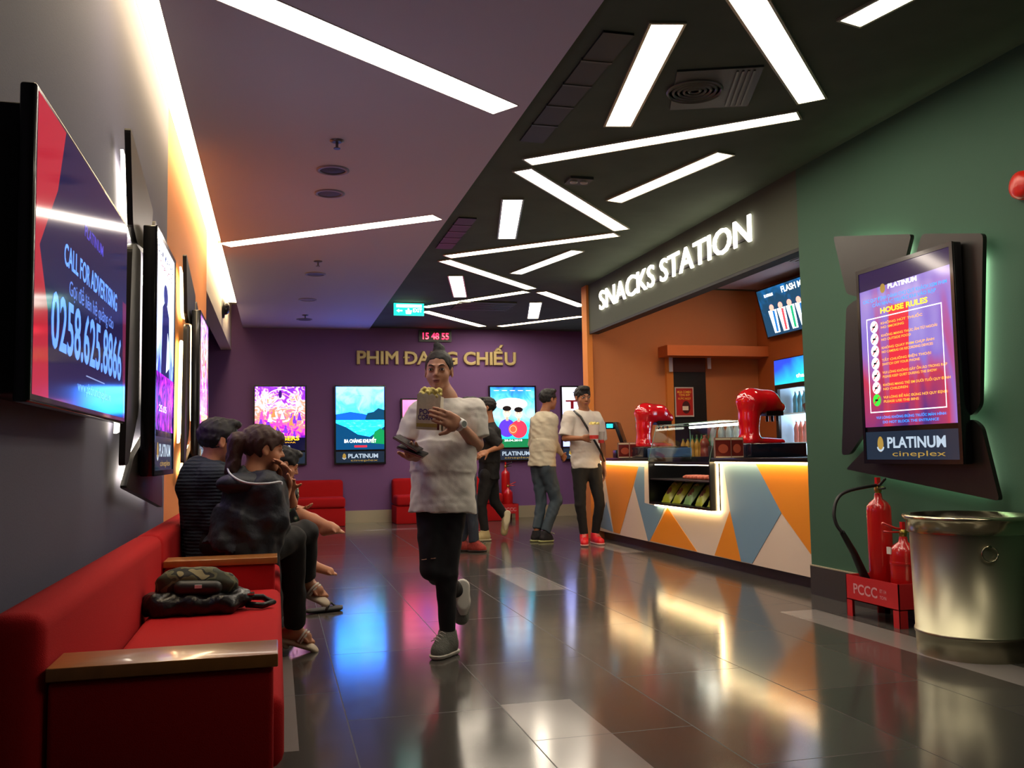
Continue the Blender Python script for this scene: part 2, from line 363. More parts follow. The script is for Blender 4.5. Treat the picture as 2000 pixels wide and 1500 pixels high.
# fittings in the dark ceiling
t = thing('air_diffuser', 'round air diffuser on a square plate beside the nearest short lamp', 'air vent', (2.30, 4.68, ZC+.03), R(-20))
b = MB(); b.box((-.12, -.28, -.012), (.34, .28, 0), mat('dim_plate', '3c4238', .5)); b.build('plate', t)
b = MB()
for k in range(5): b.lathe([(.16-.03*k, -.014), (.15-.03*k, -.03+.002*k), (.143-.03*k, -.014)], (0, 0, 0), mat('vent_ring', '5c5c50', .4, metal=.4), 32)
b.build('vent_rings', t)
b = MB()
for k in range(4): b.box((.2+.03*k, -.25, -.018), (.212+.03*k, .25, -.010), mat('vent_ring', '5c5c50'))
b.build('slats', t)
t = thing('spotlight_box', 'small twin spotlight box in the dark ceiling above the second zigzag', 'spotlight', (2.2, 6.46, ZC+.03))
bx('housing', (-.09, -.08, -.02), (.09, .08, 0), mat('dim_plate', '3c4238'), t)
for dx in (-.04, .04):
    b = MB(); b.lathe([(.028, -.021), (.028, -.03), (.015, -.026)], (dx, 0, 0), mat('lens_ring', 'a0a090', .3, metal=.5), 16); b.build('lens', t)
t = thing('duct_grille', 'faint long vent grille in the far dark ceiling between lamps', 'air vent', (2.75, 12.3, ZC+.029))
b = MB()
for k in range(7): b.box((-.4, -.35+.1*k, -.02), (.4, -.31+.1*k, 0), mat('dim_plate', '3c4238'))
b.build('slats', t)
# ducts faintly seen above
for k, (x, y, l) in enumerate(((1.62, 4.9, 1.6), (1.6, 8.3, 1.2))):
    t = thing('ceiling_duct', ['dark service duct near the white ceiling edge, beside the nearest short lamp', 'dark service duct beside the second nearest short lamp'][k], 'duct', (x, y, ZC+.03))
    b = MB(); b.box((-.08, -l/2, -.012), (.08, l/2, 0), mat('duct_dark', '1c211c', .5)); b.build('duct_body', t)
    [bx('band', (-.085, -l/2+j*l/5, -.015), (.085, -l/2+j*l/5+.02, 0), mat('duct_band', '343a30', .4), t) for j in range(1, 5)]
# snack bay ceiling vent
t = thing('air_vent', 'square slatted air vent in the snack bay ceiling', 'air vent', (5.35, 8.6, 3.09))
bx('frame', (-.3, -.3, -.012), (.3, .3, 0), mat('vent_white', '8a8890', .5), t); b = MB()
for k in range(8): b.box((-.26+.066*k, -.26, -.018), (-.225+.066*k, .26, -.010), mat('vent_slat', '4a4a52', .5))
b.build('slats', t)
# unseen lamps added over the counter to brighten the bay
for k, (x, y) in enumerate(((4.7, 7.0), (4.7, 9.3))):
    t = thing('bay_fill_light', ['unseen lamp added over the near half of the snack counter', 'unseen lamp added over the far half of the snack counter'][k], 'ceiling light', (x, y, 3.09))
    bx('frame', (-.17, -.17, -.01), (.17, .17, 0), mat('vent_white', '8a8890'), t); bx('diffuser', (-.15, -.15, -.014), (.15, .15, -.010), emi('ffd2a0', 26), t)
# lobby corner alarm bell (right edge)
c = atX(2003, 362, XR)
t = thing('alarm_bell', 'red alarm bell on the green wall at the right picture edge', 'alarm', (XR, c.y, c.z), RIGHTWALL)
b = MB(); b.lathe([(.075, .015), (.07, .04), (.045, .055), (.01, .06)], (0, 0, 0), mat('alarm_red', 'd02418', .3), 24); b.build('dome', t)
b = MB(); b.lathe([(.05, 0), (.05, .016)], (0, 0, 0), black, 20); b.build('base', t)
# black round bell on the cream beam
c = atX(434, 602, XW)
t = thing('wall_dome', 'small black round dome on the cream beam over the opening', 'camera', (XW, c.y, c.z), LEFTWALL)
b = MB(); b.lathe([(.13, 0), (.13, .02), (.12, .03)], (0, 0, 0), black, 24); b.build('base', t)
b = MB(); b.lathe([(.09, .03), (.08, .06), (.05, .085), (.01, .095)], (0, 0, 0), mat('dome_gloss', '101014', .1), 24); b.build('dome', t)

# ================================================================ SIGNS
def letters(t, s, size, x0, width, m, bevel, depth, zoff=0.0, colours=None):
    """each letter a part of its sign"""
    full, _ = text_geo(s, size, 0, 0, 'LEFT'); xa = min(v.x for v in full); xb = max(v.x for v in full); k = width/(xb-xa)
    for i, ch in enumerate(s):
        if ch == ' ': continue
        pre, _ = text_geo(s[:i+1], size, 0, 0, 'LEFT'); right = max(v.x for v in pre)+bevel
        vs, fs = text_geo('D' if ch == 'Đ' else ch, size, 0, depth/2-bevel*.6, 'LEFT', 1, bevel); w_ = max(v.x for v in vs)
        b = MB(); b.add([((v.x-w_+right-xa)*k+x0, v.y, v.z+depth/2+zoff) for v in vs], fs, m if not colours else colours(i))
        if ch == 'Đ': xl = (min(v.x for v in vs)-w_+right-xa)*k+x0; b.box((xl-size*.07, size*.31, zoff+.002), (xl+size*.30, size*.41, zoff+depth-.001), m, .006)
        b.build('letter', t)
# SNACKS STATION
cL = atX(1170, 612, XR-.03); cR = atX(1465, 482, XR-.03)
t = thing('snack_bar_sign', 'glowing white SNACKS STATION letters on the dark green fascia', 'sign', (XR, cL.y, 2.70), RIGHTWALL)
letters(t, 'SNACKS STATION', .315, 0, cL.y-cR.y, emi('fff2e0', 3.0), .003, .014, .012)
b = MB(); b.box((.1, .03, .002), (cL.y-cR.y-.1, .05, .012), blackm); b.build('mounting_rail', t)
# PHIM DANG CHIEU
cL = atY(698, 713, YB-.03); cR = atY(1007, 714, YB-.03)
t = thing('wall_lettering', 'gold raised letters on the purple back wall above the posters', 'sign', (cL.x, YB, 2.50), BACKWALL)
gold = mat('gold_letter', 'c9b47c', .35, metal=.25, mottle=.1, bscale=5)
letters(t, 'PHIM ĐANG CHIẾU', .29, 0, cR.x-cL.x, gold, .012, .036, .004)
# clock
a = atY(818, 644, YB-.04); b_ = atY(882, 668, YB-.04)
t = thing('led_clock', 'black wall clock with red digits on the purple wall', 'clock', ((a.x+b_.x)/2, YB, b_.z), BACKWALL); pw, ph = b_.x-a.x, a.z-b_.z
bx('case', (-pw/2, 0, 0), (pw/2, ph, .04), black, t); b = MB(); b.layer = .0405; b.text('15 48 55', 0, ph*.22, .145, emi('ff2040', 3), .02, pw*.8); b.build('digits', t)
# exit sign hanging
a = atY(769, 592, 12.2); b_ = atY(828, 617, 12.2)
t = thing('exit_sign', 'glowing teal exit sign with arrow hanging at the ceiling edge', 'sign', ((a.x+b_.x)/2, 12.2, b_.z), BACKWALL); pw, ph = b_.x-a.x, a.z-b_.z
bx('panel', (-pw/2, 0, -.015), (pw/2, ph, .015), emi('20c0a8', 1.2), t); bx('housing', (-pw/2, ph, -.03), (pw/2, ph+.05, .03), mat('exit_housing', '6a8078', .5), t)
b = MB(); b.layer = .0155; W1 = emi('e8fff8', 2); b.rect(-pw*.42, ph*.66, pw*.42, ph*.9, W1); b.text('EXIT', pw*.28, ph*.28, .07, W1, .02, pw*.3)
b.shape([(-pw*.42, ph*.38), (-pw*.33, ph*.52), (-pw*.33, ph*.43), (-pw*.22, ph*.43), (-pw*.22, ph*.33), (-pw*.33, ph*.33), (-pw*.33, ph*.24)], W1)
b.disc(-pw*.02, ph*.5, .012, .014, W1); b.shape([(-pw*.1, ph*.12), (pw*.06, ph*.12), (pw*.1, ph*.42), (-pw*.12, ph*.42)], W1); b.build('pictogram', t)
# ================================================================ SCREENS
frame_m = mat('screen_bezel', '08080c', .25, coat=.4)
logo_bg = emi('28384c', .35); silver = emi('a8b8c8', .7); goldt = emi('a8863c', .6)
def logo(b, w, y0, h, bright=1.0):
    s = silver if bright >= 1 else emi('8894a8', .5)
    b.text('PLATINUM', w*.06, y0+h*.42, h*.52, s, .03, w*.62)
    b.text('cineplex', w*.08, y0+h*.12, h*.26, goldt, .0, w*.56)
    b.disc(-w*.33, y0+h*.55, w*.035, h*.28, goldt); b.ring(-w*.33, y0+h*.5, w*.03, w*.045, silver, 3.4, 6.0)
def display(loc, rot, w, h, label, art, cat='screen', tilt=0, name='poster_display', group=None, depth=.06, off=0.0, logobar=True):
    """portrait wall display; origin at bottom centre on the wall"""
    t = thing(name, label, cat, loc, rot, group)
    z0, z1 = off, off+depth; lb = h*.16 if logobar else 0; e = .025
    f = MB(); f.box((-w/2, 0, z0), (w/2, h, z1-.004), frame_m, .006)
    for (xa, ya, xb, yb) in ((-w/2, 0, -w/2+e, h), (w/2-e, 0, w/2, h), (-w/2+e, h-e, w/2-e, h), (-w/2+e, 0, w/2-e, e)): f.box((xa, ya, z1-.006), (xb, yb, z1+.002), frame_m)
    f.build('frame', t)
    b = MB(); b.layer = z1-.003; iw, y0, y1 = w-2*e, lb+e*(1.2 if logobar else 1), h-e
    art(b, iw, y0, y1-y0); b.build('screen', t)
    if logobar:
        b = MB(); b.layer = z1-.003; b.rect(-iw/2, e, iw/2, lb, logo_bg); logo(b, iw, e, lb-e); b.build('logo_panel', t)
    return t
def art_cosmos(title):
    def fn(b, w, y, h):
        b.rect(-w/2, y, w/2, y+h, emi_noise('cosmos_art', [(.18, '080828'), (.36, '5a18a0'), (.46, 'd030c0'), (.54, 'ff9060'), (.62, 'ffd8f0'), (.68, 'a030e0'), (.82, '2030d0')], 7, .95, (0, .35, 0), 2.5, 6, .55))
        b.ring(0, y+h*.70, w*.33, w*.345, emi('ffd0e8', 2.2)); b.ring(0, y+h*.70, w*.25, w*.262, emi('ff9050', 1.8), .3, 2.8)
        rn = random.Random(4)
        for k in range(26):      # small anonymous figures massed round the ring
            a = rn.uniform(-.42, .42); v = rn.uniform(.28, .62); c = rn.choice(['ffb0e0', 'ff7040', '6028c8', 'ffe8d0', '3a1060', 'd84090']); q = emi(c, 1.4)
            b.disc(a*w, y+v*h, w*.022, w*.028, q, 10); b.shape([((a-.05)*w, y+(v-.1)*h), ((a+.05)*w, y+(v-.1)*h), ((a+.02)*w, y+(v-.015)*h), ((a-.02)*w, y+(v-.015)*h)], q)
        b.disc(0, y+h*.88, w*.035, h*.06, emi('301060', 1)); b.disc(0, y+h*.6, w*.03, w*.03, emi('f0f0ff', 3))
        b.rect(-w/2, y, w/2, y+h*.2, emi('0c0c30', .6)); b.text(title, 0, y+h*.16, h*.09, emi('f0b818', 1.6), .03, w*.78); b.text('INFINITY WAR', 0, y+h*.115, h*.03, emi('c89018', 1.2), .01, w*.62)
        b.text('27.04.2018', 0, y+h*.05, h*.04, emi('c0c8e0', 1), .01, w*.4); b.rect(-w*.1, y+h*.25, w*.08, y+h*.275, emi('e8d8e8', 1.5))
    return fn
def art_lake(b, w, y, h):
    b.rect(-w/2, y, w/2, y+h, emi_noise('sky_art', [(.2, '0a40b0'), (.50, '1060f0'), (.62, '2080ff'), (.74, '3f80ff')], 5, 7.0, (0, .45, 0), 1.5, 4, .45))
    b.shape([(-w/2, y+h*.45), (-w/2, y+h*.56), (-w*.2, y+h*.6), (w*.05, y+h*.57), (w*.2, y+h*.54), (w/2, y+h*.56), (w/2, y+h*.4)], emi('1050a8', 1.3))
    b.shape([(w*.08, y+h*.42), (w*.15, y+h*.58), (w*.28, y+h*.60), (w*.38, y+h*.66), (w/2, y+h*.63), (w/2, y+h*.38)], emi('0a4060', .9))
    b.rect(-w/2, y+h*.22, w/2, y+h*.47, emi_noise('water_art', [(.3, '0858b0'), (.5, '1090d8'), (.62, '40c0e8')], 9, 5, (0, .2, 0), 1, 5, .7, (1, 5, 1)))
    b.shape([(-w/2, y), (-w/2, y+h*.42), (-w*.3, y+h*.36), (-w*.05, y+h*.24), (w*.2, y+h*.2), (w/2, y+h*.36), (w/2, y)], emi('06406a', .9))
    b.shape([(w*.22, y+h*.1), (w*.3, y+h*.28), (w*.42, y+h*.34), (w/2, y+h*.3), (w/2, y+h*.08)], emi('109050', .8))
    b.text('BA CHÀNG KHUYẾT', 0, y+h*.11, h*.075, emi('ffffff', 2), .02, w*.66); b.rect(-w*.12, y+h*.035, w*.14, y+h*.065, emi('e02030', 1.2)); b.text('THE MOVIE', 0, y+h*.85, h*.02, emi('3080a0', 1), 0, w*.15)
def art_comedy(b, w, y, h):
    b.rect(-w/2, y, w/2, y+h, emi_noise('comedy_sky', [(.2, '0a8060'), (.42, '20b0e0'), (.55, '90e0ff'), (.70, '3090e8'), (.84, '1428a0')], 4, 1.5, (0, .5, 0), 1.2, 4, .32))
    b.disc(-.02, y+h*.72, w*.36, h*.10, emi('f8fff8', 2.0)); b.text('•••••', 0, y+h*.93, h*.04, emi('ffffff', 1.6), 0, w*.85)
    for s, c, hh in ((-1, '5030c0', .0), (1, 'c03048', -.02)):
        cx = s*w*.13; b.disc(cx, y+h*(.32+hh), w*.19, h*.15, emi(c, 1.1)); b.disc(cx, y+h*(.58+hh), w*.085, h*.085, emi('e8b098', 1.4)); b.disc(cx-s*.0, y+h*(.645+hh), w*.1, h*.045, emi('181418', .5))
        b.disc(cx-w*.03, y+h*(.59+hh), w*.012, h*.006, emi('201010', .4), 8); b.disc(cx+w*.03, y+h*(.59+hh), w*.012, h*.006, emi('201010', .4), 8); b.disc(cx, y+h*(.545+hh), w*.028, h*.008, emi('fff0f0', 1.6), 10); b.rect(cx-w*.03, y+h*(.44+hh), cx+w*.03, y+h*(.5+hh), emi('d89880', 1.2))
    b.disc(0, y+h*.3, w*.1, h*.09, emi('d85030', 1.2)); b.ring(0, y+h*.3, w*.07, w*.078, emi('f0c8a0', 1.2))
    b.rect(-w/2, y, w/2, y+h*.14, emi('0c7040', .9)); b.text('20.04.2018', 0, y+h*.1, h*.045, emi('ffffff', 1.5), .01, w*.4)
def art_white(b, w, y, h):
    b.rect(-w/2, y, w/2, y+h, emi_noise('pale_art', [(.3, '9098e8'), (.5, 'e0e0ff'), (.7, 'ffffff')], 3, 1.6, (0, .3, 0)))
    b.text('MỜI BẠN XEM', 0, y+h*.9, h*.03, emi('304060', .4), 0, w*.7); b.text('T', -w*.27, y+h*.64, h*.2, emi('701018', .7), .03, w*.3); b.text('H', w*.05, y+h*.64, h*.2, emi('701018', .7), .03, w*.28)
    b.disc(-w*.2, y+h*.12, w*.1, h*.05, emi('2030a0', 1)); b.disc(w*.2, y+h*.32, w*.2, h*.16, emi('5060c0', 1)); b.disc(w*.2, y+h*.5, w*.09, h*.07, emi('c09080', 1))
def art_pink(b, w, y, h):
    b.rect(-w/2, y, w/2, y+h, emi_noise('pink_art', [(.3, 'e03868'), (.5, 'ff70a0'), (.7, 'ffc0d8')], 2, 1.5, (0, .5, 0)))
    b.shape([(-w*.38, y+h*.38), (-w*.15, y+h*.62), (w*.02, y+h*.4), (-w*.2, y+h*.2)], emi('4048c8', 1.2)); b.shape([(w*.02, y+h*.4), (w*.3, y+h*.7), (w*.5, y+h*.3), (w*.2, y+h*.15)], emi('f0a0ff', 1.2))
def art_figure(b, w, y, h):
    b.rect(-w/2, y, w/2, y+h, emi_noise('figure_art', [(.25, '181040'), (.45, '3040c0'), (.58, 'a8c8ff'), (.75, 'f4f8ff')], 4, 1.6, (0, .55, 0), 1.5, 5, .4, (2, 1, 1)))
    b.text('DƯỚI ĐÁY HỒ', 0, y+h*.92, h*.05, emi('283878', .6), .02, w*.85); b.text('THÁNG 5', 0, y+h*.86, h*.045, emi('8a2040', .8), .02, w*.7)
    b.disc(0, y+h*.74, w*.12, h*.06, emi('303a80', .7)); b.shape([(-w*.22, y+h*.3), (-w*.17, y+h*.66), (-w*.05, y+h*.7), (w*.06, y+h*.7), (w*.2, y+h*.64), (w*.24, y+h*.3)], emi('202868', .6))
    b.shape([(w*.05, y+h*.32), (w*.12, y+h*.55), (w*.2, y+h*.5), (w*.24, y+h*.36)], emi('c0d8ff', 1.4)); b.rect(-w/2, y, w/2, y+h*.3, emi_noise('magenta_art', [(.4, '200850'), (.55, 'a020d0'), (.7, 'ff60a0')], 8, 1.3, (0, .2, 0), 2, 5, .8)); b.text('25.05', -w*.1, y+h*.1, h*.05, emi('e0e0ff', 1), .01, w*.4)
Wd, Hd = .80, 1.24
ycen = .915
def backd(px, label, art, w=Wd, h=Hd, z=ycen, **k):
    c = atY(px, 830, YB-.06); return display((c.x, YB, z), BACKWALL, w, h, label, art, **k)
G = 'lit film posters on the purple wall'
backd(547, 'lit purple film poster with gold title, leftmost on the purple wall', art_cosmos('AVENGERS'), group=G)
backd(703.5, 'lit blue lake film poster with white title on the purple wall', art_lake, group=G)
backd(1002, 'lit film poster of two laughing men, left of the man in jeans', art_comedy, group=G)
backd(1141, 'lit pale film poster with dark red letters behind the man with red shoes', art_white, group=G)
a = atY(783, 778, YB-.06); b_ = atY(935, 868, YB-.06)
display(((a.x+b_.x)/2, YB, b_.z), BACKWALL, b_.x-a.x, a.z-b_.z, 'landscape pink screen on the purple wall behind the woman', art_pink, logobar=False, name='wall_screen')
# irregular black backing panels with light behind, used on the side walls
def rounded(pts, r=.03, n=4):
    out = []; m = len(pts)
    for i in range(m):
        p = Vector(pts[i]); a = (Vector(pts[i-1])-p).normalized(); c = (Vector(pts[(i+1) % m])-p).normalized()
        p0, p2 = p+a*r, p+c*r
        for k in range(n+1):
            s = k/n; out.append(tuple(p0*(1-s)**2+p*2*s*(1-s)+p2*s*s))
    return out
panel_m = mat('black_backing_board', '120f0c', .38, mottle=.1)
PAN = [[(-.76, 1.52), (.02, 1.35), (-.10, 1.10), (-.50, 1.06), (-.64, 1.11)],
       [(.11, 1.33), (.58, 1.22), (.49, .31), (.43, .26), (.27, .26), (-.02, 1.10)],
       [(-.39, 1.05), (-.56, 1.05), (-.65, 1.02), (-.77, .05), (-.68, .06), (-.39, .30)],
       [(-.73, -.04), (-.52, .09), (-.04, .22), (.43, .24), (.49, .20), (.59, -.19)]]
def panels(t, glow, sc_=1.0, flip=False, grazing=False):
    for pts in PAN:
        q = [((-x if flip else x)*sc_, y*sc_) for x, y in pts]
        if flip: q = q[::-1]
        b = MB(); b.prism(rounded(q), .05, .075, panel_m); b.build('backing_panel', t)
        c = Vector((sum(x for x, y in q)/len(q), sum(y for x, y in q)/len(q)))
        b = MB(); b.prism([tuple(c+(Vector(p)-c)*(.76 if not grazing else .74)) for p in q], .022, .034, glow); b.build('glow_strip', t)
def art_rules(b, w, y, h):
    b.rect(-w/2, y, w/2, y+h, emi_noise('rules_bg', [(.2, '2a1a50'), (.35, '50307a'), (.5, 'c03850'), (.62, '8a70c8'), (.8, 'b0a0e0')], 2.2, .6, (.15, .3, 0), .6, 2, .7, (2, .5, 1)))
    b.shape([(-w*.2, y+h*.14), (w*.02, y+h*.14), (w*.06, y+h*.75), (-w*.16, y+h*.75)], emi('c82838', .8))
    b.shape([(-w/2, y+h*.88), (w/2, y+h*.9), (w/2, y+h), (-w/2, y+h)], emi('30204a', .5))
    b.text('PLATINUM', 0, y+h*.86, h*.04, emi('f0f0ff', 1.4), .03, w*.32); b.disc(-w*.22, y+h*.87, w*.03, h*.03, goldt)
    bl = emi('2080e0', 1.2); b.text('CÁC QUY ĐỊNH DÀNH CHO QUÝ KHÁCH XEM PHIM', 0, y+h*.80, h*.03, bl, .02, w*.92); b.text('CẦN NHẮC TRƯỚC KHI VÀO RẠP', 0, y+h*.765, h*.03, bl, .02, w*.7)
    b.text('HOUSE RULES', 0, y+h*.715, h*.045, emi('f0d020', 1.4), .03, w*.52)
    q = .006; x0, x1, ya, yb = -w*.43, w*.40, y+h*.09, y+h*.695; ln = emi('f0e8f0', 1.3)
    for r_ in ((x0, ya, x1, ya+q), (x0, yb-q, x1, yb), (x0, ya, x0+q, yb), (x1-q, ya, x1, yb)): b.rect(*r_, ln)
    rows = [('KHÔNG HÚT THUỐC', 'NO SMOKING'), ('KHÔNG MANG THỨC ĂN TỪ NGOÀI', 'NO OUTSIDE FOOD'), ('KHÔNG QUAY PHIM CHỤP ẢNH', 'NO CAMERAS OR RECORDING DEVICES'), ('TẮT CHUÔNG ĐIỆN THOẠI', 'SWITCH OFF YOUR PHONE'), ('VUI LÒNG KHÔNG GÂY ỒN ÀO TRONG RẠP', 'PLEASE KEEP QUIET DURING THE SHOW'), ('KHÔNG MANG TRẺ EM DƯỚI TUỔI QUY ĐỊNH', 'NO CHILDREN'), ('VUI LÒNG ĐỂ RÁC ĐÚNG NƠI QUY ĐỊNH', 'PLEASE USE THE BINS')]
    oc = emi('f0a030', 1.1)
    for i, (p_, q_) in enumerate(rows):
        yy = y+h*(.625-.078*i); b.disc(-w*.34, yy+h*.012, w*.045, w*.045, emi('fff4f4', 1.6) if i < 6 else emi('30c030', 1.1)); b.shape([(-w*.375, yy-h*.008), (-w*.365, yy-h*.012), (-w*.305, yy+h*.03), (-w*.315, yy+h*.034)], emi('c02030', .8)); b.rect(-w*.36, yy+h*.006, -w*.325, yy+h*.018, emi('201820', .4))
        b.text(p_, -w*.26, yy+h*.018, h*.021, oc, .01, w*(.28+.012*len(p_)), 'LEFT'); b.text(q_, -w*.26, yy-h*.008, h*.021, oc, .01, w*(.12+.014*len(q_)), 'LEFT')
    b.text('VUI LÒNG KHÔNG ĐỨNG TRƯỚC MÀN HÌNH', w*.02, y+h*.05, h*.022, bl, .01, w*.75); b.text('DO NOT BLOCK THE ENTRANCE', w*.02, y+h*.02, h*.022, bl, .01, w*.6)
cc = 4.62
t = display((XR, cc, .93), RIGHTWALL, .86, 1.21, 'HOUSE RULES screen on angular black backing panels on the green wall', art_rules, off=.085)
panels(t, emi('e8ffd8', 7.0))
t = display((XW, 4.84, .95), LEFTWALL, .80, 1.15, 'lit film poster on backing panels, between the television and the orange wall', art_figure, off=.085, group='lit film posters on the left wall')
panels(t, emi('fff0d8', 5.0), .98, grazing=True)
t = display((XW, 7.36, .95), LEFTWALL, .84, 1.15, 'lit film poster with black backing panels on the orange wall', art_cosmos('AVENGERS'), off=.085, group='lit film posters on the left wall')
panels(t, emi('ffe0a8', 5.0), .98, grazing=True)
# big television over the near sofa
t = thing('television', 'large television reading CALL FOR ADVERTISING on the left wall above the sofa', 'television', (XW, 3.02, 1.16), LEFTWALL)
bx('back_housing', (-.66, .02, .0), (.66, .72, .10), blackm, t, .01)
f = MB(); f.box((-.69, 0, .09), (.69, .76, .128), frame_m, .008)
f.build('frame', t)
b = MB(); b.layer = .1285; x0, x1, y0, y1 = -.675, .675, .02, .745; w_, h_ = x1-x0, y1-y0
b.rect(x0, y0, x1, y1, emi('151a45', .5)); rd = emi('c02838', .5)
b.shape([(x0, y0), (x0+w_*.12, y0), (x0+w_*.10, y0+h_*.3), (x0+w_*.03, y0+h_*.5), (x0+w_*.16, y0+h_*.75), (x0+w_*.22, y1), (x0, y1)], rd)
b.shape([(x1-w_*.03, y0), (x1, y0), (x1, y1*.6), (x1-w_*.06, y1*.6)], emi('6a2040', .6))
tb = emi('5a8af0', 1.0); b.text('PLATINUM', .04, y0+h_*.70, .05, emi('403aa0', .9), .02, .3)
b.text('CALL FOR ADVERTISING', .05, y0+h_*.51, .085, tb, .015, w_*.62); b.text('Gọi để liên hệ quảng cáo', .05, y0+h_*.41, .06, emi('5070c0', .9), 0, w_*.52)
b.text('0258.625.8866', .04, y0+h_*.185, .205, tb, .015, w_*.80); b.rect(-.05, y0+h_*.13, .25, y0+h_*.135, emi('8090c0', .7)); b.text('www.platinumcineplex.vn', .1, y0+h_*.06, .045, tb, .0, w_*.4)
b.build('screen', t)
# menu television in the snack bay (leaning forward)
t = thing('menu_screen', 'tilted menu television at the back of the snack bar showing drink cups', 'television', (5.98, 9.5, 2.42), RIGHTWALL @ Matrix.Rotation(R(14), 3, 'X'))
bx('bracket', (-.1, .2, -.06), (.1, .4, .0), black, t); bx('frame', (-.78, 0, 0), (.78, .62, .05), frame_m, t, .006)
b = MB(); b.layer = .0515; b.rect(-.75, .02, .75, .60, emi_noise('menu_art', [(.3, '083048'), (.5, '1060a0'), (.7, '20c0c8')], 5, 1.3, (0, .3, 0)))
Wh = emi('f4f8ff', 2); b.text('PLATINUM', -.5, .50, .05, Wh, .02, .2); b.text('FLASH MOB', .1, .50, .10, Wh, .02, .6); b.text('CUP', .35, .40, .10, Wh, .02, .2)
for k in range(5): x = -.5+.2*k; b.shape([(x-.06, .05), (x+.06, .05), (x+.09, .33), (x-.09, .33)], Wh); b.shape([(x-.02, .06), (x+.03, .06), (x+.05, .32), (x-.0, .32)], emi(['1860a0', 'd04048', '109060'][k % 3], 1.2)); b.disc(x, .36, .05, .04, emi('f09080', 1.4))
b.build('screen', t)
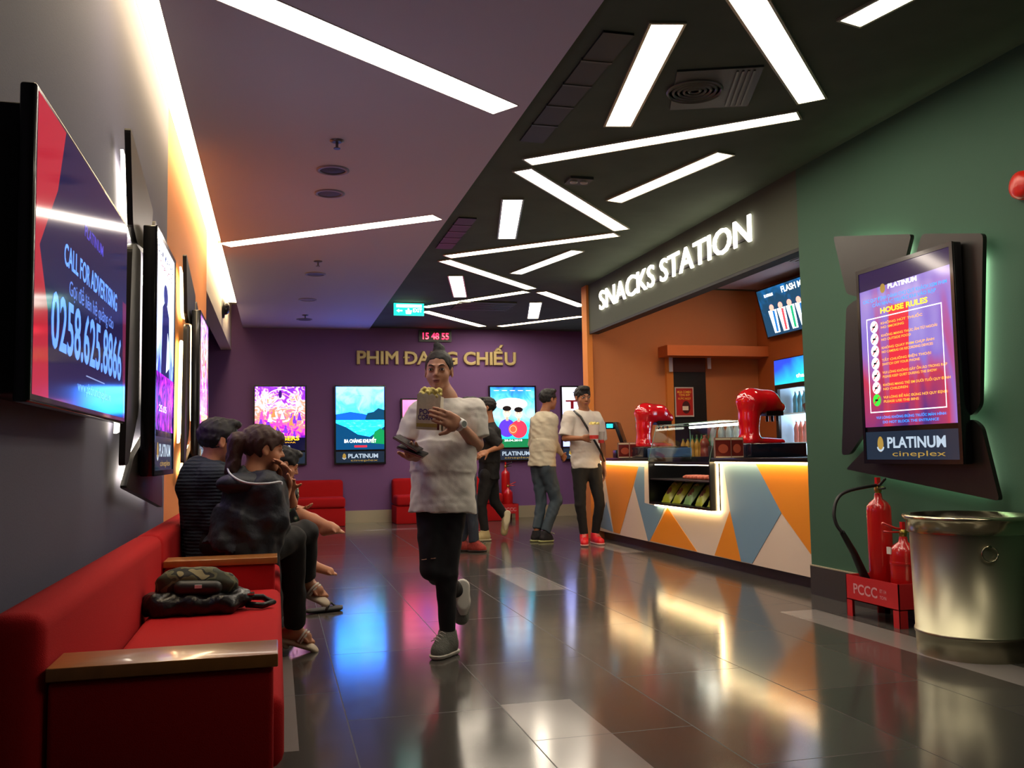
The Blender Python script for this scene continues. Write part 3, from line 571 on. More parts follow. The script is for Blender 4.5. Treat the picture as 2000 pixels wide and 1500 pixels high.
# ================================================================ SOLID MODELLING BY DISTANCE FIELD (organic, blended shapes)
class Field:
    def __init__(s, lo, hi, h):
        s.lo = np.array(lo, float); s.h = h; s.n = np.ceil((np.array(hi)-s.lo)/h).astype(int)+1
        s.f = np.full(tuple(s.n), .5, np.float32); s.ax = [s.lo[i]+h*np.arange(s.n[i]) for i in range(3)]
    def _sub(s, lo, hi):
        a = np.clip(np.floor((np.array(lo)-s.lo)/s.h).astype(int), 0, s.n); b = np.clip(np.ceil((np.array(hi)-s.lo)/s.h).astype(int)+1, 0, s.n)
        if np.any(b <= a): return None, None
        sl = tuple(slice(a[i], b[i]) for i in range(3))
        g = np.meshgrid(*[s.ax[i][a[i]:b[i]].astype(np.float32) for i in range(3)], indexing='ij')
        return sl, np.stack(g, -1)
    def _comb(s, sl, d, k, op):
        f = s.f[sl]; k = max(k, 1e-4)
        if op == 'add': h = np.clip(.5+.5*(f-d)/k, 0, 1); s.f[sl] = f*(1-h)+d*h-k*h*(1-h)
        else: h = np.clip(.5-.5*(f+d)/k, 0, 1); s.f[sl] = f*(1-h)-d*h+k*h*(1-h)
    def cone(s, a, b, ra, rb=None, k=.012, flat=False, w=None, q=1.0, op='add'):
        rb = ra if rb is None else rb; a = np.array(a, float); b = np.array(b, float); pad = max(ra, rb)/min(q, 1)*max(q, 1)+k+2*s.h
        sl, p = s._sub(np.minimum(a, b)-pad, np.maximum(a, b)+pad)
        if sl is None: return s
        ba = b-a; L2 = float(ba@ba)+1e-12; pa = p-a; t = pa@ba/L2; tc = np.clip(t, 0, 1)
        v = pa-(t if flat else tc)[..., None]*ba
        if w is not None:
            w = np.array(w, float); w = w/np.linalg.norm(w); v = v+(v@w)[..., None]*w*(1/q-1)
        d = np.linalg.norm(v, axis=-1)-(ra+(rb-ra)*tc)
        if w is not None and q < 1: d = d*(.5+.5*q)
        if flat: L = L2**.5; d = np.maximum(d, np.maximum((t-1)*L, -t*L))
        s._comb(sl, d.astype(np.float32), k, op); return s
    def ell(s, c, r, k=.012, rot=None, op='add'):
        c = np.array(c, float); r = np.array(r, float); pad = r.max()+k+2*s.h
        sl, p = s._sub(c-pad, c+pad)
        if sl is None: return s
        v = p-c
        if rot is not None: v = v @ rot
        k0 = np.linalg.norm(v/r, axis=-1); k1 = np.linalg.norm(v/r**2, axis=-1)+1e-9
        s._comb(sl, (k0*(k0-1)/k1).astype(np.float32), k, op); return s
    def cut(s, p0, n, lo=None, hi=None, k=.001):
        """remove everything on the side n points to"""
        n = np.array(n, float); n = n/np.linalg.norm(n); lo = s.lo if lo is None else lo; hi = s.lo+s.n*s.h if hi is None else hi
        sl, p = s._sub(lo, hi)
        if sl is None: return s
        s.f[sl] = np.maximum(s.f[sl], ((p-np.array(p0, float))@n).astype(np.float32)); return s
    def wrinkle(s, amp, freq, seed=0, aniso=(1, 1, 1)):
        g = np.meshgrid(*[a.astype(np.float32) for a in s.ax], indexing='ij'); rn = np.random.RandomState(seed); o = np.zeros_like(s.f)
        for i in range(5):
            d = rn.normal(size=3)*np.array(aniso); d = d/np.linalg.norm(d)*freq*(1+.5*i); ph = rn.rand()*6
            o += np.sin(g[0]*d[0]+g[1]*d[1]+g[2]*d[2]+ph+2*np.sin(g[(i+1) % 3]*freq*.6+ph))/(1+.4*i)
        s.f += o*amp*.5; return s
    def mesh(s, name, material, parent=None, relax=1):
        f = s.f; f[0], f[-1], f[:, 0], f[:, -1], f[:, :, 0], f[:, :, -1] = .5, .5, .5, .5, .5, .5
        neg = f < 0; n = np.array(f.shape); c = np.zeros(tuple(n-1), int)
        for dx in (0, 1):
            for dy in (0, 1):
                for dz in (0, 1): c += neg[dx:n[0]-1+dx, dy:n[1]-1+dy, dz:n[2]-1+dz]
        cells = np.argwhere((c > 0) & (c < 8)); idx = np.full(tuple(n-1), -1, int); idx[tuple(cells.T)] = np.arange(len(cells))
        acc = np.zeros((len(cells), 3)); cnt = np.zeros(len(cells))
        cor = [(x, y, z) for x in (0, 1) for y in (0, 1) for z in (0, 1)]
        for a in cor:
            for d in range(3):
                if a[d]: continue
                b = list(a); b[d] = 1
                fa = f[tuple((cells+a).T)]; fb = f[tuple((cells+b).T)]; m = (fa < 0) != (fb < 0)
                t = fa[m]/(fa[m]-fb[m]); P = np.tile(np.array(a, float), (m.sum(), 1)); P[:, d] += t; acc[m] += P; cnt[m] += 1
        V = (cells+acc/cnt[:, None])*s.h+s.lo; faces = []
        for d in range(3):
            e = [0, 0, 0]; e[d] = 1; sl0 = tuple(slice(1, n[i]-1) for i in range(3)); sl1 = tuple(slice(1+e[i], n[i]-1+e[i]) for i in range(3))
            A, B = neg[sl0], neg[sl1]; u, v = [(1, 2), (2, 0), (0, 1)][d]
            for fl in (0, 1):
                q = np.argwhere((A & ~B) if fl else (~A & B))+1
                if not len(q): continue
                o = np.zeros((4, 3), int); o[1][u] = -1; o[2][u] = -1; o[2][v] = -1; o[3][v] = -1
                F4 = np.stack([idx[tuple((q+o[j]).T)] for j in range(4)], 1)
                faces.append(F4 if fl else F4[:, ::-1])
        faces = np.concatenate(faces) if faces else np.zeros((0, 4), int); faces = faces[(faces >= 0).all(1)]
        for _ in range(relax):
            a2 = np.zeros_like(V); c2 = np.zeros(len(V))
            for i in range(4):
                np.add.at(a2, faces[:, i], V[faces[:, (i+1) % 4]]+V[faces[:, i-1]]); np.add.at(c2, faces[:, i], 2)
            V = V*.5+.5*a2/np.maximum(c2, 1)[:, None]
        me = bpy.data.meshes.new(name); me.vertices.add(len(V)); me.vertices.foreach_set('co', V.astype(np.float32).ravel())
        me.loops.add(faces.size); me.loops.foreach_set('vertex_index', faces.ravel().astype(np.int32)); me.polygons.add(len(faces))
        me.polygons.foreach_set('loop_start', np.arange(0, faces.size, 4, dtype=np.int32)); me.polygons.foreach_set('loop_total', np.full(len(faces), 4, np.int32))
        me.polygons.foreach_set('use_smooth', np.ones(len(faces), bool)); me.materials.append(material); me.update(calc_edges=True); me.validate()
        o = bpy.data.objects.new(name, me); link(o, parent)
        if parent is not None: o.matrix_parent_inverse = parent.matrix_world.inverted()
        return o

# ================================================================ SOFAS
def fabric(name, col): 
    return mat(name, col, .95, bump=.25, bscale=420, mottle=.1, spec=.2)
red_f = fabric('red_upholstery', 'b21a1e'); red_v = red_f
wood = mat('oak_veneer', 'a56a34', .3, mottle=.3, bscale=14, stretch=(12, 1.2, 1), coat=.35)
def sofa(loc, rot, L, label, near_arm=True, far_arm=True, D=.56, group=None):
    """local x along the length (0..L), y = depth (0 front, D back at the wall), z up"""
    t = thing('sofa', label, 'sofa', loc, rot, group); aw = .17
    x0, x1 = (aw if near_arm else 0), (L-aw if far_arm else L)
    bx('base', (x0+.002, .02, .0), (x1-.002, D-.02, .27), red_v, t, .012)
    bx('seat_cushion', (x0+.002, -.02, .272), (x1-.002, D-.13, .45), red_f, t, .035)
    bx('backrest', (0, D-.125, .0), (L, D, .70), red_f, t, .04)
    for on, xa in ((near_arm, 0), (far_arm, L-aw)):
        if not on: continue
        b = MB(); b.box((xa+.01, .005, .27), (xa+aw-.01, D-.13, .553), red_f, .012); b.box((xa+.01, .005, .0), (xa+aw-.01, D-.13, .264), red_f, .008); b.build('armrest', t)
        bx('wooden_cap', (xa, -.005, .556), (xa+aw, D-.128, .585), wood, t, .003)
    return t
rot = Matrix(((0, -1, 0), (1, 0, 0), (0, 0, 1)))   # local x -> +Y, local y -> -X
sofa((0, 2.17, 0), rot, 2.10, 'long red sofa nearest the camera with a bag on its seat', True, False, .60)
sofa((0, 4.275, 0), rot, 2.2, 'red sofa carrying the seated couple, beyond the near one', True, False, .60)
bk = Matrix.Rotation(0, 3, 'Z')
def backsofa(xa, xb, lb):
    t = thing('sofa', lb, 'sofa', (xa, 14.03, 0), bk, 'small red sofas by the purple wall'); L = xb-xa
    bx('base', (.0, .02, 0), (L, .62, .27), red_v, t, .012); bx('seat_cushion', (0, -.01, .272), (L, .52, .43), red_f, t, .04); bx('backrest', (0, .48, .27), (L, .66, .68), red_f, t, .05)
backsofa(-.2, 1.0, 'small red sofa under the purple and blue posters, left one on the back wall')
backsofa(1.76, 3.42, 'red sofa behind the walking woman, by the purple wall')
# ================================================================ BAG ON SOFA
t = thing('shoulder_bag', 'camouflage and black shoulder bag lying on the near red sofa seat', 'bag', (-.25, 3.72, .45))
camo = bpy.data.materials.new('camouflage_cloth'); camo.use_nodes = True
_b = camo.node_tree.nodes['Principled BSDF']; _b.inputs['Roughness'].default_value = .75
_n1 = camo.node_tree.nodes.new('ShaderNodeTexNoise'); _n1.inputs['Scale'].default_value = 17; _n1.inputs['Detail'].default_value = 1
_tc = camo.node_tree.nodes.new('ShaderNodeTexCoord'); _rp = camo.node_tree.nodes.new('ShaderNodeValToRGB'); _rp.color_ramp.interpolation = 'CONSTANT'
e = _rp.color_ramp.elements; e[0].color = (*lin('2e3320'), 1); e[0].position = 0; e[1].position = .45; e[1].color = (*lin('5a5a3c'), 1)
q = e.new(.53); q.color = (*lin('15160f'), 1); q = e.new(.60); q.color = (*lin('8f8660'), 1)
camo.node_tree.links.new(_tc.outputs['Object'], _n1.inputs['Vector']); camo.node_tree.links.new(_n1.outputs[0], _rp.inputs[0]); camo.node_tree.links.new(_rp.outputs[0], _b.inputs['Base Color'])
bagblack = mat('bag_black_nylon', '0e0e10', .35, bump=.3, bscale=60)
O_ = np.array([-.27, 3.70, .45])
f = Field((-.55, 3.45, .44), (.05, 4.0, .72), .006)
f.cone(O_+[-.14, 0, .045], O_+[.12, .02, .045], .075, .065, .03, w=(0, 0, 1), q=.6); f.cone(O_+[-.15, -.05, .03], O_+[.1, -.06, .03], .05, .04, .03); f.cut(O_+[0, 0, .003], (0, 0, -1)); f.wrinkle(.006, 55, 3)
f.mesh('lower_body', bagblack, t)
f = Field((-.55, 3.45, .45), (.05, 4.0, .75), .006)
f.cone(O_+[-.11, 0, .10], O_+[.08, .01, .095], .058, .05, .03); f.cone(O_+[-.07, 0, .135], O_+[.03, .01, .135], .032, .03, .04); f.wrinkle(.004, 60, 5)
f.mesh('camouflage_pocket', camo, t)
f = Field((-.45, 3.5, .45), (.0, 3.8, .7), .005); f.cone(O_+[-.07, -.052, .10], O_+[.05, -.05, .095], .028, .026, .01); f.mesh('front_pocket', mat('bag_dark_grey', '22221f', .5), t)
b = MB(); b.tube([O_+[.10, 0, .06], O_+[.17, .01, .045], O_+[.22, .03, .04], O_+[.26, .02, .02], O_+[.22, -.02, .015], O_+[.16, .0, .02]], .012, bagblack); o = b.build('strap', t); o.matrix_parent_inverse = t.matrix_world.inverted()
b = MB(); b.box(O_+[.165, -.012, .055], O_+[.19, .03, .062], mat('buckle_metal', '9a9a98', .25, metal=1)); b.box(O_+[-.02, -.086, .10], O_+[.005, -.08, .112], mat('logo_white', 'd8d8d8', .4)); o = b.build('buckle', t); o.matrix_parent_inverse = t.matrix_world.inverted()

# ================================================================ FIRE EXTINGUISHERS + TRASH CAN
ext_red = mat('extinguisher_red', 'c01818', .25, coat=.6); brass = mat('brass', 'b89a50', .3, metal=1); rubber = mat('black_rubber', '0d0d0d', .5); paper = mat('label_paper', 'd8cfc8', .6)
def caddy(loc, label, sc_=1.0, rot=0):
    t = thing('extinguisher_stand', label, 'stand', loc, rot); W_, D_, z0, z1 = .50*sc_, .27*sc_, .10*sc_, .25*sc_; m = mat('stand_red', 'c8242a', .4)
    b = MB(); th = .006
    b.box((0, 0, z0), (D_, W_, z0+th), m); b.build('tray', t)
    for n_, a, c in (('front_panel', (0, 0, z0), (th, W_, z1)), ('back_panel', (D_-th, 0, z0), (D_, W_, z1)), ('side_panel', (0, 0, z0), (D_, th, z1)), ('side_panel', (0, W_-th, z0), (D_, W_, z1))): bx(n_, a, c, m, t)
    for x, y in ((0, 0), (0, W_), (D_, 0), (D_, W_)):
        sx, sy = (1 if x == 0 else -1), (1 if y == 0 else -1); b = MB()
        b.prism([(x, y), (x+sx*.055*sc_, y), (x+sx*.05*sc_, y+sy*.004), (x, y+sy*.004)] if sx*sy > 0 else [(x, y), (x, y+sy*.004), (x+sx*.05*sc_, y+sy*.004), (x+sx*.055*sc_, y)], 0, z0, m)
        b.prism([(x, y), (x+sx*.004, y), (x+sx*.004, y+sy*.055*sc_), (x, y+sy*.055*sc_)] if sx*sy > 0 else [(x, y), (x, y+sy*.055*sc_), (x+sx*.004, y+sy*.055*sc_), (x+sx*.004, y)], 0, z0, m); b.build('leg', t)
    b = MB(); b.text('PCCC', 0, 0, .085*sc_, mat('faded_white_letter', 'd89aa0', .6), .02, .23*sc_); b.text('ĐT 114', .17*sc_, .035*sc_, .03*sc_, mat('faded_white_letter', 'd89aa0'), .01, .06*sc_); b.text('TCVN', .17*sc_, -.0, .026*sc_, mat('faded_white_letter', 'd89aa0'), .01, .06*sc_)
    b.build('lettering', t, Matrix.Translation((-.0005, W_*.62, z0+.045*sc_)) @ RIGHTWALL.to_4x4())
    return t
def extinguisher(loc, r, h, label, co2=True, s=1.0, hdir=(-.3, -.9)):
    t = thing('fire_extinguisher', label, 'fire extinguisher', loc, 0); n_ = 32
    b = MB(); b.lathe([(r*.9, 0), (r, .02), (r, h-r*.9), (r*.96, h-r*.5), (r*.75, h-r*.15), (r*.35, h+.01), (r*.28, h+.045*s)], (0, 0, 0), ext_red, n_); b.build('cylinder', t)
    b = MB(); b.lathe([(r*.22, 0), (r*.3, .01*s), (r*.3, .03*s), (r*.2, .045*s)], (0, 0, h+.045*s), brass, 16); b.cyl((0, 0, h+.07*s), (.05*s, .02*s, h+.075*s), .011*s, brass, 10); b.build('valve', t)
    dv = Vector((*hdir, 0)).normalized(); hm = ext_red if not co2 else rubber
    b = MB(); b.tube([(0, 0, h+.09*s), tuple(dv*.05*s+Vector((0, 0, h+.10*s))), tuple(dv*.14*s+Vector((0, 0, h+.135*s)))], .008*s, hm); b.tube([(0, 0, h+.075*s), tuple(dv*.08*s+Vector((0, 0, h+.075*s))), tuple(dv*.13*s+Vector((0, 0, h+.08*s)))], .007*s, hm); b.box((-.012*s, -.012*s, h+.08*s), (.012*s, .012*s, h+.14*s), ext_red); b.build('handle', t)
    return t
t = caddy((3.42, 4.60, 0), 'red metal fire extinguisher stand lettered PCCC by the green wall')
t = extinguisher((3.555, 4.93, .106), .072, .60, 'tall red extinguisher with black horn in the stand by the green wall', True)
def loc_tube(name, par, pts, r, m): 
    b = MB(); b.tube(pts, r, m); o = b.build(name, par); o.matrix_parent_inverse = par.matrix_world.inverted(); return o
yy = 4.93
P = [atY(1690, 955, 4.9), atY(1660, 958, 4.88), atY(1637, 972, 4.86), atY(1629, 1000, 4.84), atY(1634, 1025, 4.82), atY(1645, 1040, 4.80)]
P = [Vector((3.55, 4.93, .80))]+P[1:]
def smooth(P, n=5):
    out = []
    for i in range(len(P)-1):
        p0, p1, p2, p3 = P[max(i-1, 0)], P[i], P[i+1], P[min(i+2, len(P)-1)]
        for k in range(n):
            u = k/n; out.append(.5*((2*p1)+(p2-p0)*u+(2*p0-5*p1+4*p2-p3)*u*u+(3*p1-p0-3*p2+p3)*u**3))
    return out+[P[-1]]
loc_tube('hose', t, smooth(P), .010, rubber)
loc_tube('horn', t, [atY(1645, 1040, 4.80), atX(1668, 1080, 3.42), atX(1704, 1160, 3.475)], [.016, .022, .030], rubber)
t = extinguisher((3.55, 4.71, .106), .078, .36, 'shorter red extinguisher beside the steel bin, in the stand', False, .9, (-.9, .1))
b = MB(); b.lathe([(.0795, .24), (.082, .25), (.0795, .26)], (0, 0, 0), ext_red, 32, close=False); b.build('band', t)
b = MB(); b.box((-.081, .01, .30), (-.074, .045, .34), paper); b.build('label_sticker', t)
loc_tube('hose', t, smooth([Vector((3.57, 4.70, .56)), Vector((3.62, 4.62, .60)), Vector((3.65, 4.60, .50)), Vector((3.65, 4.62, .36))]), .009, rubber)
# far extinguishers by the purple wall
sx = atY(1015, 1000, 14.1)
t = caddy((sx.x-.28, 14.12, 0), 'red extinguisher stand by the purple wall behind the men', 1.0)
bpy.data.objects.remove([c for c in t.children if c.name.startswith('lettering')][0])
b = MB(); b.text('PCCC', 0, 0, .08, mat('faded_white_letter', 'd89aa0'), .02, .2); b.build('lettering', t, Matrix.Translation((.13, -.001, .14)) @ BACKWALL.to_4x4())
extinguisher((sx.x-.12, 14.5, .106), .07, .66, 'tall extinguisher in the stand by the purple wall', True, 1, (.6, -.8))
extinguisher((sx.x-.14, 14.27, .106), .075, .36, 'short extinguisher in the stand by the purple wall', False, .9, (.9, -.2))
# steel bin
steel = mat('brushed_steel', 'a8a48c', .38, metal=1, bump=.02, bscale=90, stretch=(1, 1, .01)); steel2 = mat('polished_steel', 'c8c0a0', .18, metal=1)
t = thing('waste_bin', 'large round stainless steel bin beside the fire extinguishers', 'bin', (3.37, 3.97, 0))
b = MB(); b.lathe([(.262, 0), (.264, .10), (.268, .10), (.27, .11), (.268, .12), (.264, .12), (.272, .60)], (0, 0, 0), steel, 64); b.build('bin_body', t)
b = MB(); b.lathe([(.285, .60), (.285, .655), (.30, .665), (.305, .675), (.30, .685), (.27, .685), (.255, .66), (.13, .635), (.125, .60)], (0, 0, 0), steel2, 64, close=False); b.build('lid_rim', t)
b = MB(); b.lathe([(.13, .635), (.01, .62)], (0, 0, 0), blackm, 40); b.build('opening', t)
an = math.atan2(-3.97+.0, -3.37)+.32; hx, hy = .274*math.cos(an), .274*math.sin(an)
b = MB(); nrm = Vector((math.cos(an), math.sin(an), 0)); sd = Vector((-nrm.y, nrm.x, 0))
b.tube([Vector((hx, hy, .515))+nrm*.012+sd*(.036*math.cos(a))+Vector((0, 0, .036*math.sin(a))) for a in [i*2*math.pi/24 for i in range(25)]], .004, steel2); b.cyl(Vector((hx, hy, .551)), Vector((hx, hy, .551))+nrm*.02, .008, steel2, 12); b.build('ring_handle', t)

# ================================================================ SNACK COUNTER
XF = 3.79; CY0, CY1 = 5.935, 10.64
t = thing('snack_counter', 'snack bar counter with orange, blue and white triangles and black top', 'counter', (XF, CY0, 0))
O3 = Matrix.Translation((-XF, -CY0, 0))
cO, cB, cW_ = mat('counter_orange', 'e08a1e', .45), mat('counter_blue', '6f93ad', .45), mat('counter_white', 'd6c6b6', .45)
ya, yb_, za, zb = 7.46, 8.86, .50, .985     # hole for the display case
def cb(name, a, b_2, m): q = MB(); q.box(a, b_2, m); return q.build(name, t, O3)
cb('kick_board', (XF+.06, CY0+.02, 0), (XF+.09, CY1, .09), dark_tile)
q = MB()
for a, b_2 in (((XF, CY0, .09), (XF+.03, ya, .93)), ((XF, yb_, .09), (XF+.03, CY1, .93)), ((XF, ya, .09), (XF+.03, yb_, za)),): q.box(a, b_2, cW_)
q.box((XF+.03, CY0, .09), (XF+.55, ya, .10), blackm); q.build('front_board', t, O3)
cb('back_board', (XF+.53, CY0, .09), (XF+.55, CY1, .93), blackm)
q = MB(); q.box((XR+.005, CY0, .93), (XF+.56, ya-.0, .965), black, .004); q.box((XR+.005, yb_, .93), (XF+.56, CY1, .965), black, .004); q.box((XF+.42, ya, .93), (XF+.56, yb_, .965), black); q.build('worktop', t, O3)
tri = [('cB', [(95, 1090), (180, 935), (225, 1130)]), ('cO', [(160, 690), (390, 705), (268, 1142), (228, 1132)]), ('cB', [(390, 703), (426, 705), (428, 940), (560, 975), (465, 1187), (452, 1190), (360, 830)]),
       ('cO', [(578, 972), (465, 1187), (770, 1257)]), ('cO', [(985, 990), (885, 1282), (1058, 1322)]), ('cB', [(940, 683), (1155, 688), (1320, 1005), (1130, 1337), (1058, 1322), (985, 990)]), ('cO', [(1155, 688), (1492, 700), (1512, 1275), (1320, 1005)])]
for k_, (cn, pts) in enumerate(tri):
    w3 = [atX(1130+x/3.334, 700+y/3.334, XF-.003) for x, y in pts]; w3 = [(min(max(p.y, CY0+.001), CY1), min(max(p.z, .091), .929)) for p in w3]
    q = MB(); q.prism(w3, XF-.003, XF-.0002, {'cO': cO, 'cB': cB}[cn], lambda x, y, z: (z, x, y)); q.build('coloured_triangle', t, O3)
led = emi('ffdca0', 14)
q = MB(); q.box((XR+.03, CY0+.01, .918), (XR+.05, ya-.02, .929), led); q.box((XR+.03, yb_+.02, .918), (XR+.05, CY1-.02, .929), led); q.build('light_strip', t, O3)
# display case
glass = bpy.data.materials.new('clear_glass'); glass.use_nodes = True; nt = glass.node_tree; nt.nodes.clear()
_o = nt.nodes.new('ShaderNodeOutputMaterial'); _m = nt.nodes.new('ShaderNodeMixShader'); _t = nt.nodes.new('ShaderNodeBsdfTransparent'); _g = nt.nodes.new('ShaderNodeBsdfGlossy'); _f = nt.nodes.new('ShaderNodeLayerWeight'); _fp = nt.nodes.new('ShaderNodeMath'); _fp.operation = 'POWER'; _fp.inputs[1].default_value = 3.0; _fm = nt.nodes.new('ShaderNodeMath'); _fm.operation = 'MULTIPLY_ADD'; _fm.inputs[1].default_value = .45; _fm.inputs[2].default_value = .03
_g.inputs['Roughness'].default_value = .02; _f.inputs[0].default_value = .5; _t.inputs[0].default_value = (.93, .97, .95, 1)
nt.links.new(_f.outputs['Facing'], _fp.inputs[0]); nt.links.new(_fp.outputs[0], _fm.inputs[0]); nt.links.new(_fm.outputs[0], _m.inputs[0]); nt.links.new(_t.outputs[0], _m.inputs[1]); nt.links.new(_g.outputs[0], _m.inputs[2]); nt.links.new(_m.outputs[0], _o.inputs[0])
t = thing('display_case', 'glass topped snack display case set into the counter front', 'display case', (XR, ya, za)); O4 = Matrix.Translation((-XR, -ya, -za))
xa, xb = XR-.005, XF+.40
def cc_(name, boxes, m):
    q = MB(); [q.box(a, b2, m) for a, b2 in boxes]; return q.build(name, t, O4)
cc_('case_shell', [((xa, ya+.005, za), (xb, ya+.025, .93)), ((xa, yb_-.025, za), (xb, yb_-.005, .93)), ((xa, ya+.025, za), (xb, yb_-.025, za+.02)), ((xb-.02, ya+.025, za+.02), (xb, yb_-.025, .97)), ((xa, ya+.025, .905), (xa+.012, yb_-.025, .93))], black)
cc_('shelf', [((xa+.01, ya+.026, .745), (xb-.021, yb_-.026, .757))], mat('shelf_dark', '2a2626', .3))
cc_('case_light', [((xa+.05, ya+.06, .893), (xa+.06, yb_-.06, .900))], emi('ffe8c8', 5))
cc_('halo_strip', [((XF-.035, ya-.012, za-.01), (XF-.02, ya-.004, .915)), ((XF-.035, ya, za-.022), (XF-.02, yb_, za-.012)), ], led)
gm = MB(); A = [(xa, .93), (xa+.10, 1.29), (xb-.02, 1.29), (xb-.02, .93)]   # section in x,z
def pane(p, q_, y0, y1, th=.006): gm.box((0, 0, 0), (0, 0, 0), glass)
gm = MB()
gm.prism([(xa, .93), (xa+.006, .93), (xa+.106, 1.286), (xa+.1, 1.29)], ya+.01, yb_-.01, glass, lambda x, y, z: (x, z, y)); gm.build('front_glass', t, O4)
gm = MB(); gm.prism([(xa+.1, 1.29), (xa+.1, 1.296), (xb-.02, 1.296), (xb-.02, 1.29)], ya+.01, yb_-.01, glass, lambda x, y, z: (x, z, y)); gm.build('top_glass', t, O4)
for y in (ya+.01, yb_-.016):
    gm = MB(); gm.prism([(xa+.01, .93), (xb-.02, .93), (xb-.02, 1.288), (xa+.108, 1.288)], y, y+.006, glass, lambda x, y_, z: (x, z, y_)); gm.build('side_glass', t, O4)
q = MB(); e_ = mat('glass_edge', '7fa89a', .2)
for y in (ya+.012, yb_-.012): q.tube([(xa, y, .93), (xa+.1, y, 1.292), (xb-.02, y, 1.292), (xb-.02, y, .95)], .004, e_, 6)
q.tube([(xa+.1, ya+.012, 1.292), (xa+.1, yb_-.012, 1.292)], .004, e_, 6); q.build('edge_trim', t, O4)
q = MB(); q.tube([(xb-.06, ya+.1, 1.27), (xb-.06, yb_-.1, 1.27)], .012, emi('fff8e8', 10), 10); q.build('tube_lamp', t, O4)
# food on the upper shelf, crisps below
pk = mat('sausage_pink', 'c06048', .4, mottle=.2, bscale=20)
rn = random.Random(2)
src = None
for k in range(9):
    y = ya+.13+k*.075; z = .757+.022; loc = (xa+.17, y, z)
    if src is None:
        o = MB().tube([(-.09, 0, 0), (-.06, .0, .003), (.06, 0, .003), (.09, 0, 0)], [.012, .02, .02, .012], pk, 10).build('sausage'); src = o
    else: o = src.copy(); COL.objects.link(o)
    o.location = loc; o.rotation_euler = (0, 0, rn.uniform(-.1, .1)); tag(o, 'pink sausage in the row on the upper shelf of the display case', 'sausage', 'sausages on the upper shelf')
def crisp_pack(loc, rz, lb, col, k):
    t_ = thing('crisp_packet', lb, 'crisp packet', loc, Matrix.Rotation(rz, 3, 'Z') @ Matrix.Rotation(R(-52), 3, 'Y'), 'crisp packets in the lower case')
    bm = bmesh.new(); bmesh.ops.create_grid(bm, x_segments=12, y_segments=8, size=.5)
    top = [Vector((v.co.x*.26, v.co.y*.17, .035*(1-(2*v.co.x)**4)*(1-(2*v.co.y)**4)+.004*math.sin(v.co.x*40+k)*math.sin(v.co.y*33))) for v in bm.verts]
    fs = [tuple(v.index for v in f.verts) for f in bm.faces]; bm.free(); n = len(top)
    q = MB(); q.add(top+[Vector((v.x, v.y, -v.z)) for v in top], fs+[tuple(n+i for i in f[::-1]) for f in fs], col, True); q.build('packet', t_)
    q = MB(); q.ell((-.01, 0, .030), (.05, .045, .010), mat('packet_brown', '6a3a28', .4), 16); q.ell((.07, .0, .024), (.028, .06, .008), mat('packet_cream', 'c8b878', .4), 12); q.build('printed_label', t_)
gy = mat('packet_yellow_green', '9aa828', .35, coat=.3); gy2 = mat('packet_green_teal', '6f9a58', .35, coat=.3)
for k, lb in enumerate(['rightmost crisp packet in the display case, half behind the frame', 'second crisp packet from the right in the display case', 'middle crisp packet with teal patches in the display case', 'second crisp packet from the left in the display case', 'leftmost crisp packet in the display case']):
    crisp_pack((xa+.16, ya+.17+.25*k, za+.125), R(-6+k*3), lb, gy2 if k == 2 else gy, k)
# drinks towers, tills, boxes, bottles on the counter
tower_m = mat('tower_gloss_red', 'd0101c', .12, coat=1.0)
ZT = .966
def tower(ox, oy, s, label, boxw):
    t_ = thing('drinks_dispenser', label, 'drinks dispenser', (ox, oy, ZT))
    q = MB(); q.box((-.02, -.17, 0), (.50, .17, .115), mat('dispenser_base', '141a28', .2, coat=.5), .008); q.build('base_box', t_)
    f = Field((ox-.2, oy-.22, ZT+.11), (ox+.60, oy+.22, ZT+.70), .008); P = lambda x, z: np.array([ox+x*s, oy, ZT+.115+z*s])
    W_ = (0, 1, 0)
    f.cone(P(.03, .02), P(.36, .012), .045, .03, .03, w=W_, q=2.2); f.cone(P(.06, .04), P(.065, .22), .08, .072, .04, w=W_, q=1.4); f.cone(P(.065, .22), P(.08, .35), .075, .11, .05, w=W_, q=1.2)
    f.cone(P(.09, .37), P(.25, .365), .112, .095, .04, w=W_, q=1.15); f.cone(P(.25, .36), P(.36, .315), .09, .05, .04, w=W_, q=1.2); f.cut(P(0, -.002), (0, 0, -1)); f.mesh('tower', tower_m, t_, 2)
    q = MB(); q.box((.2*s, -.07, .115+.24*s), (.36*s, .07, .115+.28*s), black); [q.cyl((.24*s+.05*k*s, 0, .115+.25*s), (.24*s+.05*k*s, 0, .115+.19*s), .012, black, 12) for k in range(3)]; q.build('nozzle', t_)
    return t_
a = atY(1452, 890, 7.1); tower(a.x, 7.1, .98, 'large glossy red drinks tower nearest the green wall', .5)
a = atY(1248, 880, 9.35); tower(a.x, 9.35, 1.0, 'smaller looking red drinks tower beside the glass display case', .4)
def till(x, y, lb, s=1.0, disp=True):
    t_ = thing('till_monitor', lb, 'till', (x, y, ZT)); q = MB(); q.box((-.08, -.1, 0), (.1, .1, .015), blackm, .004); q.tube([(0, 0, .015), (-.02, 0, .2)], .022, blackm); q.build('stand', t_)
    q = MB(); q.box((-.19*s, -.02, 0), (.19*s, .02, .30*s), black, .006); q.build('monitor', t_, Matrix.Translation((.0, 0, .12)) @ Matrix.Rotation(R(62), 4, 'Z') @ Matrix.Rotation(R(-18), 4, 'X'))
    if disp:
        bx('customer_display', (-.25, -.03, .33), (-.09, .0, .41), black, t_); q = MB(); q.box((-.235, -.033, .345), (-.16, -.0305, .39), emi('20c8e8', 2)); q.build('lit_digits', t_)
